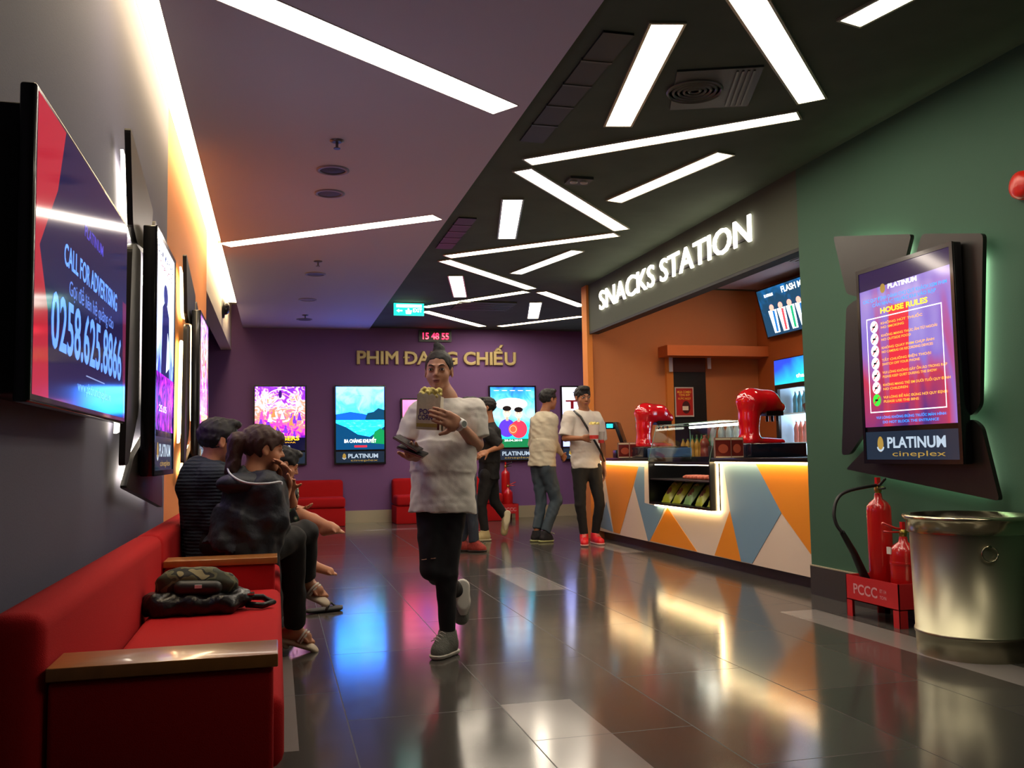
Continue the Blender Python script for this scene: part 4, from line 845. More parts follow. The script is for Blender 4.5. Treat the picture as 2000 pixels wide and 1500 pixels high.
c = atY(1225, 890, 9.95); till(c.x, 10.0, 'black till with small lit customer display at the far counter end')
c = atY(1565, 880, 6.6); till(c.x+.12, 6.5, 'black till monitor partly hidden by the green wall corner', 1.1, False)
def menu_box(x, y, lb, w_=.13, h_=.17, g=None):
    t_ = thing('menu_stand', lb, 'menu stand', (x, y, ZT), BACKWALL, g); bx('holder', (-w_/2, 0, -.02), (w_/2, h_, 0), mat('acrylic_clear', '8a6a60', .15), t_)
    q = MB(); q.rect(-w_*.46, h_*.08, w_*.46, h_*.86, mat('menu_maroon', '6a1c18', .35)); q.disc(0, h_*.45, w_*.3, h_*.22, mat('menu_food', 'b05038', .4)); q.rect(-w_*.46, h_*.88, w_*.46, h_*.97, mat('menu_cream', 'd8c8a8', .4)); q.rect(-w_*.46, h_*.02, w_*.46, h_*.07, mat('menu_cream', 'd8c8a8')); q.build('printed_card', t_)
for px, Y, lb, w_ in ((1413, 7.0, 'maroon menu card in a holder at the right foot of the glass case', .15), (1440, 7.02, 'second maroon menu card just left of the large drinks tower', .12), (1221, 9.6, 'maroon menu card at the far counter end beneath the till', .16), (1240, 9.5, 'small red card beside the far drinks tower base', .12)):
    c = atY(px, 890, Y); menu_box(c.x, Y, lb, w_)
c = atY(1207, 895, 9.9)
t = thing('card_reader', 'small black payment terminal at the far end of the counter', 'card reader', (c.x, 9.9, ZT)); bx('reader_body', (-.04, -.06, 0), (.04, .06, .09), black, t, .008); bx('reader_screen', (-.03, -.0625, .05), (.03, -.0595, .08), emi('305040', .5), t)
# back shelf with bottles
bsx = 4.75
t = thing('back_table', 'low back table behind the counter carrying bottles', 'table', (bsx, 7.9, 0)); bx("table_top", (0, 0, .93), (.55, 2.7, .96), mat('bench_steel', '6a6058', .4), t); bx('table_body', (.02, .02, 0), (.53, 2.68, .93), blackm, t)
def bottle_proto(name, colr, cap, h, r, label, cat, m=None):
    t_ = thing(name, label, cat, (0, 0, 0)); bm_ = m or mat('bottle_'+name+colr, colr, .15, coat=.5)
    q = MB(); q.lathe([(r*.9, 0), (r, .01), (r, h*.3), (r*.94, h*.32), (r*.94, h*.5), (r, h*.52), (r, h*.66), (r*.7, h*.78), (r*.36, h*.88), (r*.34, h*.94)], (0, 0, 0), bm_, 16); q.build('bottle_body', t_)
    q = MB(); q.lathe([(r*.4, h*.94), (r*.4, h), (r*.38, h)], (0, 0, 0), mat('cap_'+cap, cap, .4), 14); q.build('cap', t_)
    return t_
waterm = mat('clear_bottle_plastic', 'c8d8dc', .1, alpha=.45, coat=.5)
_ca, _cb = atX(1393, 850, 4.82), atX(1438, 850, 4.82); _o = bx('bottle_crate', (4.775, _cb.y-.05, .9605), (5.12, _ca.y+.05, 1.085), mat('crate_dark', '3a3c40', .5), None, .006); tag(_o, 'dark crate under the water bottles behind the glass case', 'crate')
protoW = bottle_proto('water_bottle', 'c8d8dc', '4aa0d8', .24, .034, '', 'bottle', waterm)
k = 0
W_lab = 'clear water bottle in the rows behind the glass case, left of the large drinks tower'
for i in range(4):
    for j in range(3):
        o = protoW if k == 0 else copy_tree(protoW); c = atX(1393+i*15, 850, 4.82); o.location = (4.82+.12*j, c.y, 1.086); tag(o, W_lab, 'bottle', 'water bottles behind the case'); k += 1
protoJ = bottle_proto('juice_bottle', 'c89830', '3a8a3a', .22, .032, '', 'bottle')
k = 0
for i in range(5):
    o = protoJ if k == 0 else copy_tree(protoJ); c = atX(1334+i*9, 850, 4.84); o.location = (c.x, c.y, .961); tag(o, 'amber juice bottle with green cap seen through the glass case', 'bottle', 'juice bottles behind the case'); k += 1
protoG = bottle_proto('tea_bottle', '2f7a4a', '1f5a30', .27, .032, '', 'bottle'); k = 0
for i in range(5):
    o = protoG if k == 0 else copy_tree(protoG); c = atX(1352+i*9, 850, 5.0); o.location = (c.x, c.y, .961); tag(o, 'green tea bottle behind the juice bottles', 'bottle', 'green tea bottles behind the case'); k += 1
protoM = bottle_proto('milk_bottle', 'c8b8a8', 'd8d0c8', .17, .04, '', 'bottle'); k = 0
for i in range(2):
    o = protoM if k == 0 else copy_tree(protoM); c = atX(1303+i*14, 860, 4.80); o.location = (4.80, c.y, .961); tag(o, ['pale cream bottle with narrow neck, left of the pair seen through the case', 'pale cream bottle with narrow neck, right of the pair seen through the case'][i], 'bottle'); k += 1
t = bottle_proto('sauce_jar', '9a4a38', 'a05040', .25, .055, 'brick red jar seen through the right end of the glass case', 'jar'); c = atX(1376, 845, 4.82); t.location = (c.x-.0, c.y, .961)
bx_ = MB(); bx_.box((0, 0, 0), (.42, .2, .10), mat('blue_tray', '3a608a', .4), .01); o = bx_.build('blue_tray'); c = atY(1265, 890, 9.0); o.location = (c.x+.05, 8.93, ZT); tag(o, 'flat blue box at the foot of the far red drinks tower', 'box')
# fridge
fx, fy0, fy1 = 5.35, 7.9, 9.15
t = thing('drinks_fridge', 'tall drinks fridge with lit blue green header behind the counter', 'fridge', (fx, fy0, 0))
q = MB(); H_ = 2.02; q.box((0, 0, 0), (.6, fy1-fy0, .12), blackm); q.box((.03, 0, .12), (.6, .03, H_), black); q.box((.03, fy1-fy0-.03, .12), (.6, fy1-fy0, H_), black); q.box((.57, .03, .12), (.6, fy1-fy0-.03, H_), mat('fridge_inside', 'c8d8e8', .5)); q.box((.03, 0, H_-.02), (.6, fy1-fy0, H_), black); [q.box(a_, b2_, mat('fridge_inside', 'c8d8e8', .5)) for a_, b2_ in (((.04, .03, .13), (.57, .036, 1.72)), ((.04, fy1-fy0-.036, .13), (.57, fy1-fy0-.03, 1.72)))]; q.build('cabinet', t)
L_ = fy1-fy0
q = MB(); q.layer = 0; q.rect(-L_/2, 0, L_/2, .27, emi_noise('header_art', [(.15, '10c080'), (.35, '10a0c0'), (.62, '1838c8')], 3, 1.3, (-.3, 1.2, 0), .5, 2, .4)); q.text('Đậm đà', L_*.12, .14, .07, emi('f0fff8', 2), .01, .3, shear=.1); q.text('thanh mát', L_*.05, .05, .06, emi('f0fff8', 2), .01, .5, shear=.1)
q.build('lit_header', t, own=Matrix.Translation((.0, L_/2, H_-.28)) @ RIGHTWALL.to_4x4())
bx('header_box', (.003, 0, H_-.28), (.029, L_, H_), black, t)
q = MB(); q.box((.54, .04, .14), (.56, L_-.04, 1.70), emi('c8e4ff', 9.0)); q.build('inner_light', t)
for k in range(4): bx('shelf', (.06, .035, .45+.32*k), (.5, L_-.035, .465+.32*k), mat('wire_shelf', 'd0d8e0', .4), t)
q = MB()
for (a, b2) in (((.0, 0, .12), (.025, .05, 1.74)), ((.0, L_-.05, .12), (.025, L_, 1.74)), ((.0, .05, 1.69), (.025, L_-.05, 1.74)), ((.0, .05, .12), (.025, L_-.05, .17)), ((.0, L_/2-.02, .17), (.025, L_/2+.02, 1.69))): q.box(a, b2, black)
q.build('door_frame', t); bx('door_glass', (.008, .05, .17), (.014, L_-.05, 1.69), glass, t)
protoF = bottle_proto('chilled_bottle', 'd89a60', 'e8e8e8', .24, .032, '', 'bottle'); k = 0
cols = ['d89a60', 'e8e0d8', 'c86048', '60b0c0']
pm = {0: protoF}
for sidx in range(4):
    for i in range(13):
        if sidx not in pm: pm[sidx] = bottle_proto('chilled_bottle', cols[sidx], 'e8e8e8', .24, .032, '', 'bottle'); o = pm[sidx]
        else: o = protoF if (sidx == 0 and i == 0) else copy_tree(pm[sidx])
        o.location = (fx+.2, fy0+.11+i*.088, .465+.32*sidx+.001)
        nm = ['lowest', 'second', 'third', 'top']; cn = ['orange', 'white', 'red', 'blue']
        tag(o, '%s bottle in the row on the %s shelf of the lit fridge' % (cn[sidx], nm[sidx]), 'bottle', '%s bottles on the %s fridge shelf' % (cn[sidx], nm[sidx]))
# ================================================================ PEOPLE
def V3(p): return np.array(p, float)
def nrm(v): v = V3(v); return v/np.linalg.norm(v)
def skin_mat(name, c): return mat(name, c, .5, bump=.06, bscale=200, mottle=.08)
skinA, skinB, skinC = skin_mat('skin_tan', 'b88468'), skin_mat('skin_warm', 'b87c5a'), skin_mat('skin_brown', 'a06a4a')
hairM = mat('black_hair', '0c0a0a', .6, bump=.5, bscale=120, stretch=(6, 6, 1)); hairB = mat('brown_hair', '3a1c14', .5, bump=.5, bscale=120, stretch=(6, 6, 1))
lipM = mat('lips', '8a4a44', .4); eyeM = mat('eye_dark', '0c0808', .15); scleraM = mat('eye_white', 'b8aca4', .3); browM = mat('eyebrow', '1c1410', .8); nailM = mat('toenail', 'e8c8c0', .3)
def head_frame(fwd, up=(0, 0, 1)):
    f = nrm(fwd); r = nrm(np.cross(f, up)); u = np.cross(r, f); return r, f, u     # right, forward, up
def head(fl, c, fr, s, neck):
    r, f, u = fr; T = lambda x, y, z: c+(r*x+f*y+u*z)*s; rot = np.array([r, f, u]).T
    E = lambda p, q, k=.012, op='add': fl.ell(T(*p), V3(q)*s, k*s, rot, op)
    E((0, -.012, .032), (.073, .092, .082)); E((0, .028, -.028), (.058, .062, .078), .02); E((0, .062, -.088), (.024, .022, .018), .022)
    E((-.038, .052, -.03), (.022, .02, .024), .02); E((.038, .052, -.03), (.022, .02, .024), .02)
    for sx in (-1, 1):
        E((sx*.031, .098, .004), (.018, .016, .011), .010, 'sub'); E((sx*.031, .078, .005), (.0155, .0135, .0125), .004)
        fl.cone(T(sx*.015, .086, .027), T(sx*.045, .078, .026), .008*s, .006*s, .012*s)
        E((sx*.073, -.004, -.004), (.009, .019, .031), .006); E((sx*.079, .002, -.002), (.006, .010, .016), .004, 'sub')
        E((sx*.011, .092, -.026), (.009, .009, .007), .006)
    fl.cone(T(0, .084, .014), T(0, .106, -.022), .007*s, .0105*s, .008*s)
    E((0, .088, -.051), (.022, .009, .006), .006); E((0, .086, -.062), (.019, .010, .0065), .006); E((0, .096, -.0565), (.02, .006, .0015), .002, 'sub')
    fl.cone(T(0, -.025, -.05), V3(neck), .046*s, .050*s, .02*s)
def head_bits(t, c, fr, s, lid=.5):
    r, f, u = fr; T = lambda x, y, z: Vector(c+(r*x+f*y+u*z)*s); rot = Matrix(np.array([r, f, u]).T.tolist())
    def put(b, n): o = b.build(n, t); o.matrix_parent_inverse = t.matrix_world.inverted(); return o
    for sx in (-1, 1):
        b = MB(); b.ell(T(sx*.031, .0835, .005), (.0135*s, .010*s, .0062*s), scleraM, 16, rot); b.ell(T(sx*.031, .0895, .005), (.0062*s, .005*s, .0062*s), eyeM, 12, rot)
        b.tube([T(sx*.017, .0885, .004), T(sx*.024, .0945, .0115), T(sx*.034, .093, .0125), T(sx*.045, .083, .007)], .0016*s, browM, 6); put(b, 'eye')
        b = MB(); b.tube([T(sx*.014, .094, .025), T(sx*.026, .0935, .031), T(sx*.038, .087, .032), T(sx*.048, .077, .026)], [.002*s, .0034*s, .003*s, .0012*s], browM, 6); put(b, 'eyebrow')
    b = MB(); b.ell(T(0, .0925, -.0515), (.021*s, .0065*s, .0042*s), lipM, 14, rot); b.ell(T(0, .0915, -.061), (.018*s, .007*s, .0052*s), lipM, 14, rot); put(b, 'lips')
def hair(t, c, fr, s, m, style='short', h=.005, back=None):
    r, f, u = fr; T = lambda x, y, z: c+(r*x+f*y+u*z)*s; rot = np.array([r, f, u]).T; R_ = .17*s+(.25*s if style in ('pony', 'long') else .03)
    fl = Field(c-R_, c+R_, h); E = lambda p, q, k=.012, op='add': fl.ell(T(*p), V3(q)*s, k*s, rot, op)
    if style == 'bun':
        E((0, -.016, .036), (.078, .096, .086)); E((0, .06, -.05), (.075, .088, .116), .010, 'sub'); E((0, .10, .0), (.056, .045, .062), .012, 'sub'); fl.cut(T(0, -.02, -.055), -u-.0*f)
        E((0, -.03, .125), (.034, .034, .030), .01); E((.01, -.03, .150), (.022, .022, .02), .01); fl.wrinkle(.0022*s, 160, 1)
    elif style == 'short':
        E((0, -.014, .038), (.082, .102, .088)); E((0, .062, -.055), (.09, .085, .088), .008, 'sub'); E((0, .115, .004), (.062, .05, .055), .010, 'sub')
        for sx in (-1, 1): E((sx*.085, -.002, -.012), (.03, .026, .036), .004, 'sub')
        fl.cut(T(0, -.05, -.075), -u); E((0, .05, .098), (.055, .05, .028), .012); fl.wrinkle(.0045*s, 120, 2)
    elif style == 'pony':
        E((0, -.014, .036), (.082, .100, .088)); E((0, .070, -.052), (.09, .075, .095), .008, 'sub')
        for sx in (-1, 1): E((sx*.085, .004, -.014), (.03, .024, .034), .004, 'sub')
        E((0, .075, .055), (.06, .028, .04), .012)
        fl.cone(T(0, -.085, .055), T(-.0, -.13, .03), .028*s, .034*s, .02*s); fl.cone(T(0, -.13, .03), T(.0, -.135, -.12), .042*s, .03*s, .02*s); fl.cone(T(0, -.135, -.1), T(0, -.10, -.19), .034*s, .012*s, .02*s); fl.wrinkle(.005*s, 110, 3)
    elif style == 'long':
        E((0, -.014, .036), (.083, .102, .089)); E((0, .070, -.052), (.078, .085, .1), .008, 'sub'); fl.cone(T(0, -.05, 0), T(0, -.07, -.2), .08*s, .06*s, .02*s); fl.wrinkle(.005*s, 110, 3)
    o = fl.mesh('hair', m, t); return o
def hand(fl, wr, fd, pn, side, s, curl=.35, spread=.0, thumb=(.6, .6, .4), fr_=None):
    fd = nrm(fd); pn = nrm(V3(pn)-fd*np.dot(V3(pn), fd)); wd = np.cross(fd, pn); wr = V3(wr); k = .004*s
    fl.cone(wr, wr+fd*.03*s, .025*s, .030*s, .01, w=pn, q=.62)
    fl.cone(wr+fd*.025*s+wd*.016*s, wr+fd*.082*s+wd*.020*s, .024*s, .021*s, .01, w=pn, q=.6); fl.cone(wr+fd*.025*s-wd*.016*s, wr+fd*.080*s-wd*.022*s, .024*s, .021*s, .01, w=pn, q=.6)
    for i in range(4):
        o = (i-1.5); L = (.040, .045, .042, .033)[i]*s; p = wr+fd*(.084-.004*abs(o-.3))*s+wd*o*.0205*s; d = nrm(fd+wd*o*spread); rr = (.0095, .0098, .0095, .0082)[i]*s
        c_ = curl if np.isscalar(curl) else curl[i]
        for j, (m_, q_) in enumerate(((1, 1), (.66, .92), (.52, .84))):
            a = c_*(1.0, 1.25, .8)[j]; d = nrm(d*math.cos(a)+pn*math.sin(a)); e = p+d*L*m_; fl.cone(p, e, rr*q_, rr*q_*.9, k if j == 0 else .006); p = e; pn_ = pn; 
            if True: # keep bending in the finger's own plane
                ax = np.cross(pn, fd); 
        # each finger bends about the hand's width axis
    th = thumb; p = wr+fd*.028*s+wd*side*.026*s; d = nrm(fd*th[0]+wd*side*th[1]+pn*th[2]); e = p+d*.042*s; fl.cone(p, e, .0135*s, .0115*s, .012); d2 = nrm(d+fd*.35+pn*.15); fl.cone(e, e+d2*.034*s, .0110*s, .0088*s, .006)
def foot_bare(fl, an, toe, s, toes=True):
    an = V3(an); toe = V3(toe); d = toe-an; d[2] = 0; L = np.linalg.norm(toe-an); d = nrm(toe-an); sd = nrm(np.cross(d, (0, 0, 1))); up = np.cross(sd, d)
    heel = an-d*.035*s-up*.045*s; ball = toe-d*.05*s
    fl.cone(an, heel, .034*s, .030*s, .02); fl.cone(an-up*.01*s, ball+up*.005*s, .036*s, .028*s, .02); fl.cone(heel, ball, .026*s, .028*s, .02, w=up, q=.8)
    for i in range(5):
        p = ball+sd*(i-2)*.0185*s+d*(.0 if i else .004)*s; fl.cone(p, p+d*(.044-.004*i)*s-up*.006*s, (.0125-.001*i)*s, (.011-.001*i)*s, .004)
def shoe(t, an, toe, s, m, sole_m, name='shoe', h=.006, high=.05, sole_t=.022):
    an = V3(an); toe = V3(toe)
    if toe[2] < .06 and an[2] < .14: an[2] = .083*s; toe[2] = .036*s; d = nrm((toe[0]-an[0], toe[1]-an[1], 0))
    else: d = nrm(toe-an)
    upv = V3((0, 0, 1)); sd = np.cross(d, upv); n_ = np.linalg.norm(sd); sd = sd/n_ if n_ > .2 else V3((1, 0, 0)); up = np.cross(sd, d)
    if up[2] < 0 and n_ > .2: up = -up
    heel = an-d*.05*s-up*.055*s; tp = toe-d*.04*s
    lo = np.minimum(np.minimum(an, toe), heel)-.12*s; hi = np.maximum(np.maximum(an, toe), heel)+.12*s
    fl = Field(lo, hi, h); fl.cone(an+up*high*.8*s, heel+d*.02*s+up*.03*s, .043*s, .038*s, .03); fl.cone(an+up*.02*s, an+d*.05*s-up*.01*s, .040*s, .036*s, .03); fl.cone(heel+d*.03*s+up*.015*s, tp+up*.002*s, .038*s, .042*s, .03); fl.cone(an-up*.01*s+d*.02*s, tp-d*.03*s+up*.004*s, .040*s, .030*s, .03)
    fl.cut(heel-up*.014*s, -up); fl.cut(an+up*high*s, up); fl.wrinkle(.0015, 90, 4); o = fl.mesh(name, m, t)
    fl = Field(lo, hi, h); fl.cone(heel+d*.01*s, heel+d*.09*s, .044*s, .040*s, .02); fl.cone(heel+d*.09*s, tp+d*.004, .040*s, .050*s, .02); fl.cut(heel-up*.004*s, up); fl.cut(heel-up*(sole_t+.004)*s, -up); so = fl.mesh('sole', sole_m, o); so.matrix_parent_inverse = o.matrix_world.inverted()
    lc = MB()
    for k in range(4):
        p = an+d*(.050+.022*k)*s+up*(.040-.009*k)*s; lc.tube([Vector(p+sd*.022*s-up*.004), Vector(p+up*.006), Vector(p-sd*.022*s-up*.004)], .0028*s, sole_m, 6)
    lo_ = lc.build('lace', o); return o
def sandal(t, an, toe, s, m, strap, h=.005):
    an = V3(an); toe = V3(toe); d = nrm(toe-an); sd = nrm(np.cross(d, (0, 0, 1))); up = np.cross(sd, d); heel = an-d*.05*s-up*.085*s; tp = toe+d*.005-up*.024*s
    fl = Field(np.minimum(heel, tp)-.1, np.maximum(heel, tp)+.1, h); fl.cone(heel+d*.01*s, tp, .036*s, .045*s, .02, w=up, q=.4); fl.cone(heel+d*.01*s, heel+d*.05*s-up*.01, .034*s, .03*s, .02, w=up, q=.5); o = fl.mesh('sandal', m, t)
    b = MB(); p = toe-d*.07*s
    for dd in (0, .016): b.tube([Vector(p+d*dd*s+sd*.045*s-up*.03*s), Vector(p+d*dd*s+sd*.03*s+up*.012*s), Vector(p+d*dd*s+up*.034*s), Vector(p+d*dd*s-sd*.03*s+up*.012*s), Vector(p+d*dd*s-sd*.045*s-up*.03*s)], .006*s, strap, 8)
    x = b.build('strap', o)
    return o
def J_(d): return {k: V3(atY(*v)) if len(v) == 3 else V3(v[:3]) for k, v in d.items()}
def person(label, J, s, skin, face, hair_m=hairM, hs='short', fd=(0, -1, 0), hd_s=None, shirt=None, pants=None, shoes=None, hands=None, h=.007, legs=True, bare=None, cat='person', slim=1.0, hair_h=.006, ground=None):
    """J: joints in world space; fd: the way the chest faces; face: the way the face looks"""
    fd = nrm((fd[0], fd[1], 0)); hd_s = hd_s or s
    base = (J['anL']+J['anR'])/2 if ground is None else V3(ground); t = thing('person', label, cat, (base[0], base[1], 0))
    P = list(J.values()); lo = np.min(P, 0)-.22; hi = np.max(P, 0)+.22; fl = Field(lo, hi, h)
    fr = head_frame(face); head(fl, J['head'], fr, hd_s, J['neck'])
    chest = (J['shL']+J['shR'])/2; pel = (J['hipL']+J['hipR'])/2; mid = (chest+pel)/2; q = .62
    fl.cone(chest-V3((0, 0, .06*s)), mid, .135*s*slim, .115*s*slim, .04, w=fd, q=q); fl.cone(mid, pel, .112*s*slim, .112*s*slim, .02, w=fd, q=.68)
    fl.cone(J['shL'], J['shR'], .048*s, .048*s, .03); fl.cone(J['neck'], chest, .050*s, .062*s, .03)
    for L in 'LR':
        fl.cone(J['sh'+L], J['el'+L], .047*s, .037*s, .02); fl.cone(J['el'+L], J['wr'+L], .038*s, .024*s, .012)
        cv = 1.0 if (bare and L in bare and (not pants or pants.get('len'))) else .86
        fl.cone(J['hip'+L], J['kn'+L], .076*s*cv, .052*s*cv, .01); fl.cone(J['kn'+L], J['kn'+L]*.6+J['an'+L]*.4, .051*s*cv, .050*s*cv, .01); fl.cone(J['kn'+L]*.6+J['an'+L]*.4, J['an'+L], .050*s*cv, .033*s, .01)
        if bare and L in bare: foot_bare(fl, J['an'+L], J['toe'+L], s)
        else: fl.cone(J['an'+L], J['toe'+L]-nrm(J['toe'+L]-J['an'+L])*.08*s-V3((0, 0, .01)), .029*s, .016*s, .01)
        if hands and L in hands: hd_ = dict(hands[L]); hand(fl, J['wr'+L], hd_.pop('fd'), hd_.pop('pn'), hd_.pop('side', 1), s, **hd_)
        else: hand(fl, J['wr'+L], J['wr'+L]-J['el'+L], np.cross(J['wr'+L]-J['el'+L], fd)*(1 if L == 'L' else -1), 1, s, .35)
    fl.mesh('body', skin, t); head_bits(t, J['head'], fr, hd_s)
    if hs: hair(t, J['head'], fr, hd_s, hair_m, hs, hair_h)
    if shirt:
        m, hem, slv, ease = shirt['m'], V3(shirt['hem']), shirt['sleeve'], shirt.get('ease', 1.0); f2 = Field(lo-.05, hi+.05, h)
        top = chest-V3((0, 0, .05*s)); wr_ = shirt.get('w', (.165, .170, .175)); q2 = shirt.get('q', .68)
        f2.cone(top, mid, wr_[0]*s*ease, wr_[1]*s*ease, .05, w=fd, q=q2); f2.cone(mid, hem, wr_[1]*s*ease, wr_[2]*s*ease, .004, flat=True, w=fd, q=q2); f2.cone(mid+(mid-hem)*.15, mid+(hem-mid)*.3, wr_[1]*s*ease, wr_[1]*s*ease, .03, flat=True, w=fd, q=q2)
        f2.cone(J['shL']-V3((0, 0, .004)), J['shR']-V3((0, 0, .004)), .060*s, .060*s, .04); f2.cone(chest+V3((0, 0, .02*s)), J['neck']-V3((0, 0, .02*s)), .075*s, .062*s, .04)
        for L in 'LR':
            sl = slv[L] if isinstance(slv, dict) else slv; k1 = shirt.get('sl_r', .064)*s
            if sl <= 1: f2.cone(J['sh'+L], J['sh'+L]+(J['el'+L]-J['sh'+L])*sl, k1*.97, k1*1.02, .012, flat=True); f2.cone(J['sh'+L], J['sh'+L]+(J['el'+L]-J['sh'+L])*.4, k1*.97, k1*.97, .03)
            else: f2.cone(J['sh'+L], J['el'+L], k1, k1*.86, .03); f2.cone(J['el'+L], J['el'+L]+(J['wr'+L]-J['el'+L])*(sl-1), k1*.86, k1*.62, .02)
        f2.wrinkle(shirt.get('wr', .006), 26, shirt.get('seed', 1), (1, 1, .5)); f2.wrinkle(.002, 70, 9)
        nk = J['neck']+V3((0, 0, .0)); f2.ell(nk+fd*.015*s+V3((0, 0, .028*s)), V3((.078, .078, .045))*s, .008, None, 'sub')
        so = f2.mesh('shirt' if not shirt.get('name') else shirt['name'], m, t)
    if pants:
        m = pants['m']; f3 = Field(lo-.05, hi+.05, h); e = pants.get('ease', 1.0); f3.cone(J['hipL']+V3((0, 0, .02)), J['hipR']+V3((0, 0, .02)), .090*s*e, .090*s*e, .05, w=fd, q=.95); f3.cone(pel, pel+V3((0, 0, .08*s)), .12*s*e, .10*s*e, .04, w=fd, q=.72)
        for L in 'LR':
            fr_ = pants.get('len', {'L': 1, 'R': 1})[L]; kn, an, hp = J['kn'+L], J['an'+L], J['hip'+L]
            sh_ = fr_ < .5; f3.cone(hp, (hp+(kn-hp)*fr_*2) if sh_ else kn, .092*s*e, (.074 if sh_ else .064)*s*e, .02 if sh_ else .04, flat=sh_); f3.ell(hp, V3((1, 1, 1))*.078*s*e, .03)
            if fr_ > .5: f3.cone(kn, kn+(an-kn)*(fr_-.5)*2*.93, .063*s*e, pants.get('cuff', .046)*s*e, .01, flat=True); f3.ell(kn, V3((1, 1, 1))*.063*s*e, .01)
        f3.wrinkle(pants.get('wr', .004), 34, 7); f3.mesh(pants.get('name', 'trousers'), m, t)
    if shoes:
        for L in 'LR':
            if L in shoes and shoes[L]: k = shoes[L]; (shoe if k[0] == 'shoe' else sandal)(t, J['an'+L], J['toe'+L], s, *k[1:])
    return t
def fixp(o, t): o.matrix_parent_inverse = t.matrix_world.inverted(); return o
whiteT = mat('white_cotton', 'cfcac2', .85, bump=.15, bscale=300); blackC = mat('black_cotton', '121214', .85, bump=.15, bscale=300)
navy = mat('dark_legging', '0f1016', .8, bump=.1, bscale=250); jeans = mat('blue_grey_jeans', '3c4a55', .85, bump=.3, bscale=300, mottle=.25); jeans2 = mat('dark_torn_jeans', '26303e', .85, bump=.3, bscale=200, mottle=.3)
# ---- woman with popcorn
Y = 4.72
J = J_(dict(head=(857, 726, Y), neck=(872, 777, Y+.02), shL=(920, 804, Y), shR=(824, 807, Y+.05), elL=(930, 868, Y-.02), wrL=(897, 829, Y-.27), elR=(806, 880, Y+.02), wrR=(812, 884, Y-.16),
            hipL=(884, 962, Y), hipR=(842, 962, Y), knL=(872, 1118, Y-.02), knR=(842, 1110, Y-.02), anL=(874, 1232, Y+.03), anR=(899, 1160, Y+.36), toeL=(848, 1276, Y-.06), toeR=(902, 1220, Y+.34)))
J['toeL'][2] = .028; J['anL'][2] = .105; J['elR'] = V3(atY(800, 868, Y+.06)); J['wrR'] = V3(atY(812, 893, Y-.12))
hs_ = V3(atY(850, 808, Y-.345))
t = person('young woman in a long white T-shirt walking and holding up a popcorn bag', J, 1.0, skinA, (-.33, -1, -.02), hs='bun', fd=(-.12, -1), hd_s=.94, h=.0055, hair_h=.005, slim=.95,
    shirt=dict(m=whiteT, hem=V3(atY(864, 1001, Y)), sleeve={'L': .80, 'R': .85}, ease=1.0, w=(.15, .163, .172), q=.82, sl_r=.075, wr=.007, seed=3),
    pants=dict(m=navy, ease=.93, cuff=.044), shoes={'L': ('shoe', mat('grey_knit', '6a6c64', .9, bump=.5, bscale=150), mat('white_sole', 'c8c4bc', .6)), 'R': ('shoe', mat('grey_knit', '6a6c64'), mat('white_sole', 'c8c4bc'))},
    hands={'L': dict(fd=hs_-J['wrL'], pn=(-.25, .95, .0), side=1, curl=.22, thumb=(.55, .75, .35)), 'R': dict(fd=(-.25, -.9, .1), pn=(-.2, .15, 1), side=1, curl=.38)})
# T-shirt sleeve tail, knee rips
b = MB()
for px, py in ((828, 1093), (846, 1091)):
    p = V3(atY(px, py, Y-.085)); b.tube([Vector(p+V3((-.012, 0, 0))), Vector(p), Vector(p+V3((.014, 0, .002)))], .002, skinA, 6)
b.build('knee_rip', t).matrix_parent_inverse = t.matrix_world.inverted()
# watch
wv = nrm(hs_-J['wrL']); b = MB(); c0 = V3(J['wrL'])+wv*.004; q = Vector((0, 0, 1)).rotation_difference(Vector(wv)); wm = mat('white_watch', 'd8d8d4', .3)
b.lathe([(.031, -.012), (.0335, -.012), (.0335, .012), (.031, .012), (.031, -.012)], Vector(c0), wm, 28, wv, close=False); fixp(b.build('watch_strap'), t); 
o = bpy.data.objects['watch_strap']; tag(o, 'white wrist watch on the left wrist of the woman with popcorn', 'watch')
d = nrm(V3((.35, -1, .05))-wv*np.dot(V3((.35, -1, .05)), wv)); b = MB(); b.lathe([(.021, 0), (.021, .010), (.018, .012)], Vector(c0+d*.030), wm, 24, d); b.lathe([(.015, .0122), (.001, .0125)], Vector(c0+d*.030), mat('watch_face', '8a8e8c', .2), 20, d)
o2 = b.build('watch_case', o)
o.name = 'wrist_watch'; o.parent = None
# popcorn bag held
A = {k: V3(atY(*v)) for k, v in dict(tl=(815, 770, Y-.27), tr=(861, 774, Y-.27), br=(858, 840, Y-.25), bl=(812, 838, Y-.25)).items()}
t = thing('popcorn_bag', 'white paper popcorn bag with purple letters in the raised hand of the walking woman', 'popcorn bag', tuple((A['bl']+A['br'])/2))
dep = V3((.03, .085, 0)); ft = [A['bl'], A['br'], A['tr'], A['tl']]; bkp = [p+dep for p in ft]
bagw = mat('bag_paper', 'cfc8b4', .7, bump=.2, bscale=50)
b = MB(); b.add([Vector(p) for p in ft+bkp], [(0, 1, 2, 3), (5, 4, 7, 6), (4, 0, 3, 7), (1, 5, 6, 2), (4, 5, 1, 0)], bagw)
zz = [Vector(ft[3]+(ft[2]-ft[3])*i/8+V3((0, 0, .012*(i % 2)))) for i in range(9)]; b.add(zz+[Vector(ft[3]+(ft[2]-ft[3])*i/8) for i in range(9)], [(i, i+1, 10+i, 9+i) for i in range(8)], bagw); fixp(b.build('paper_bag', t), t)
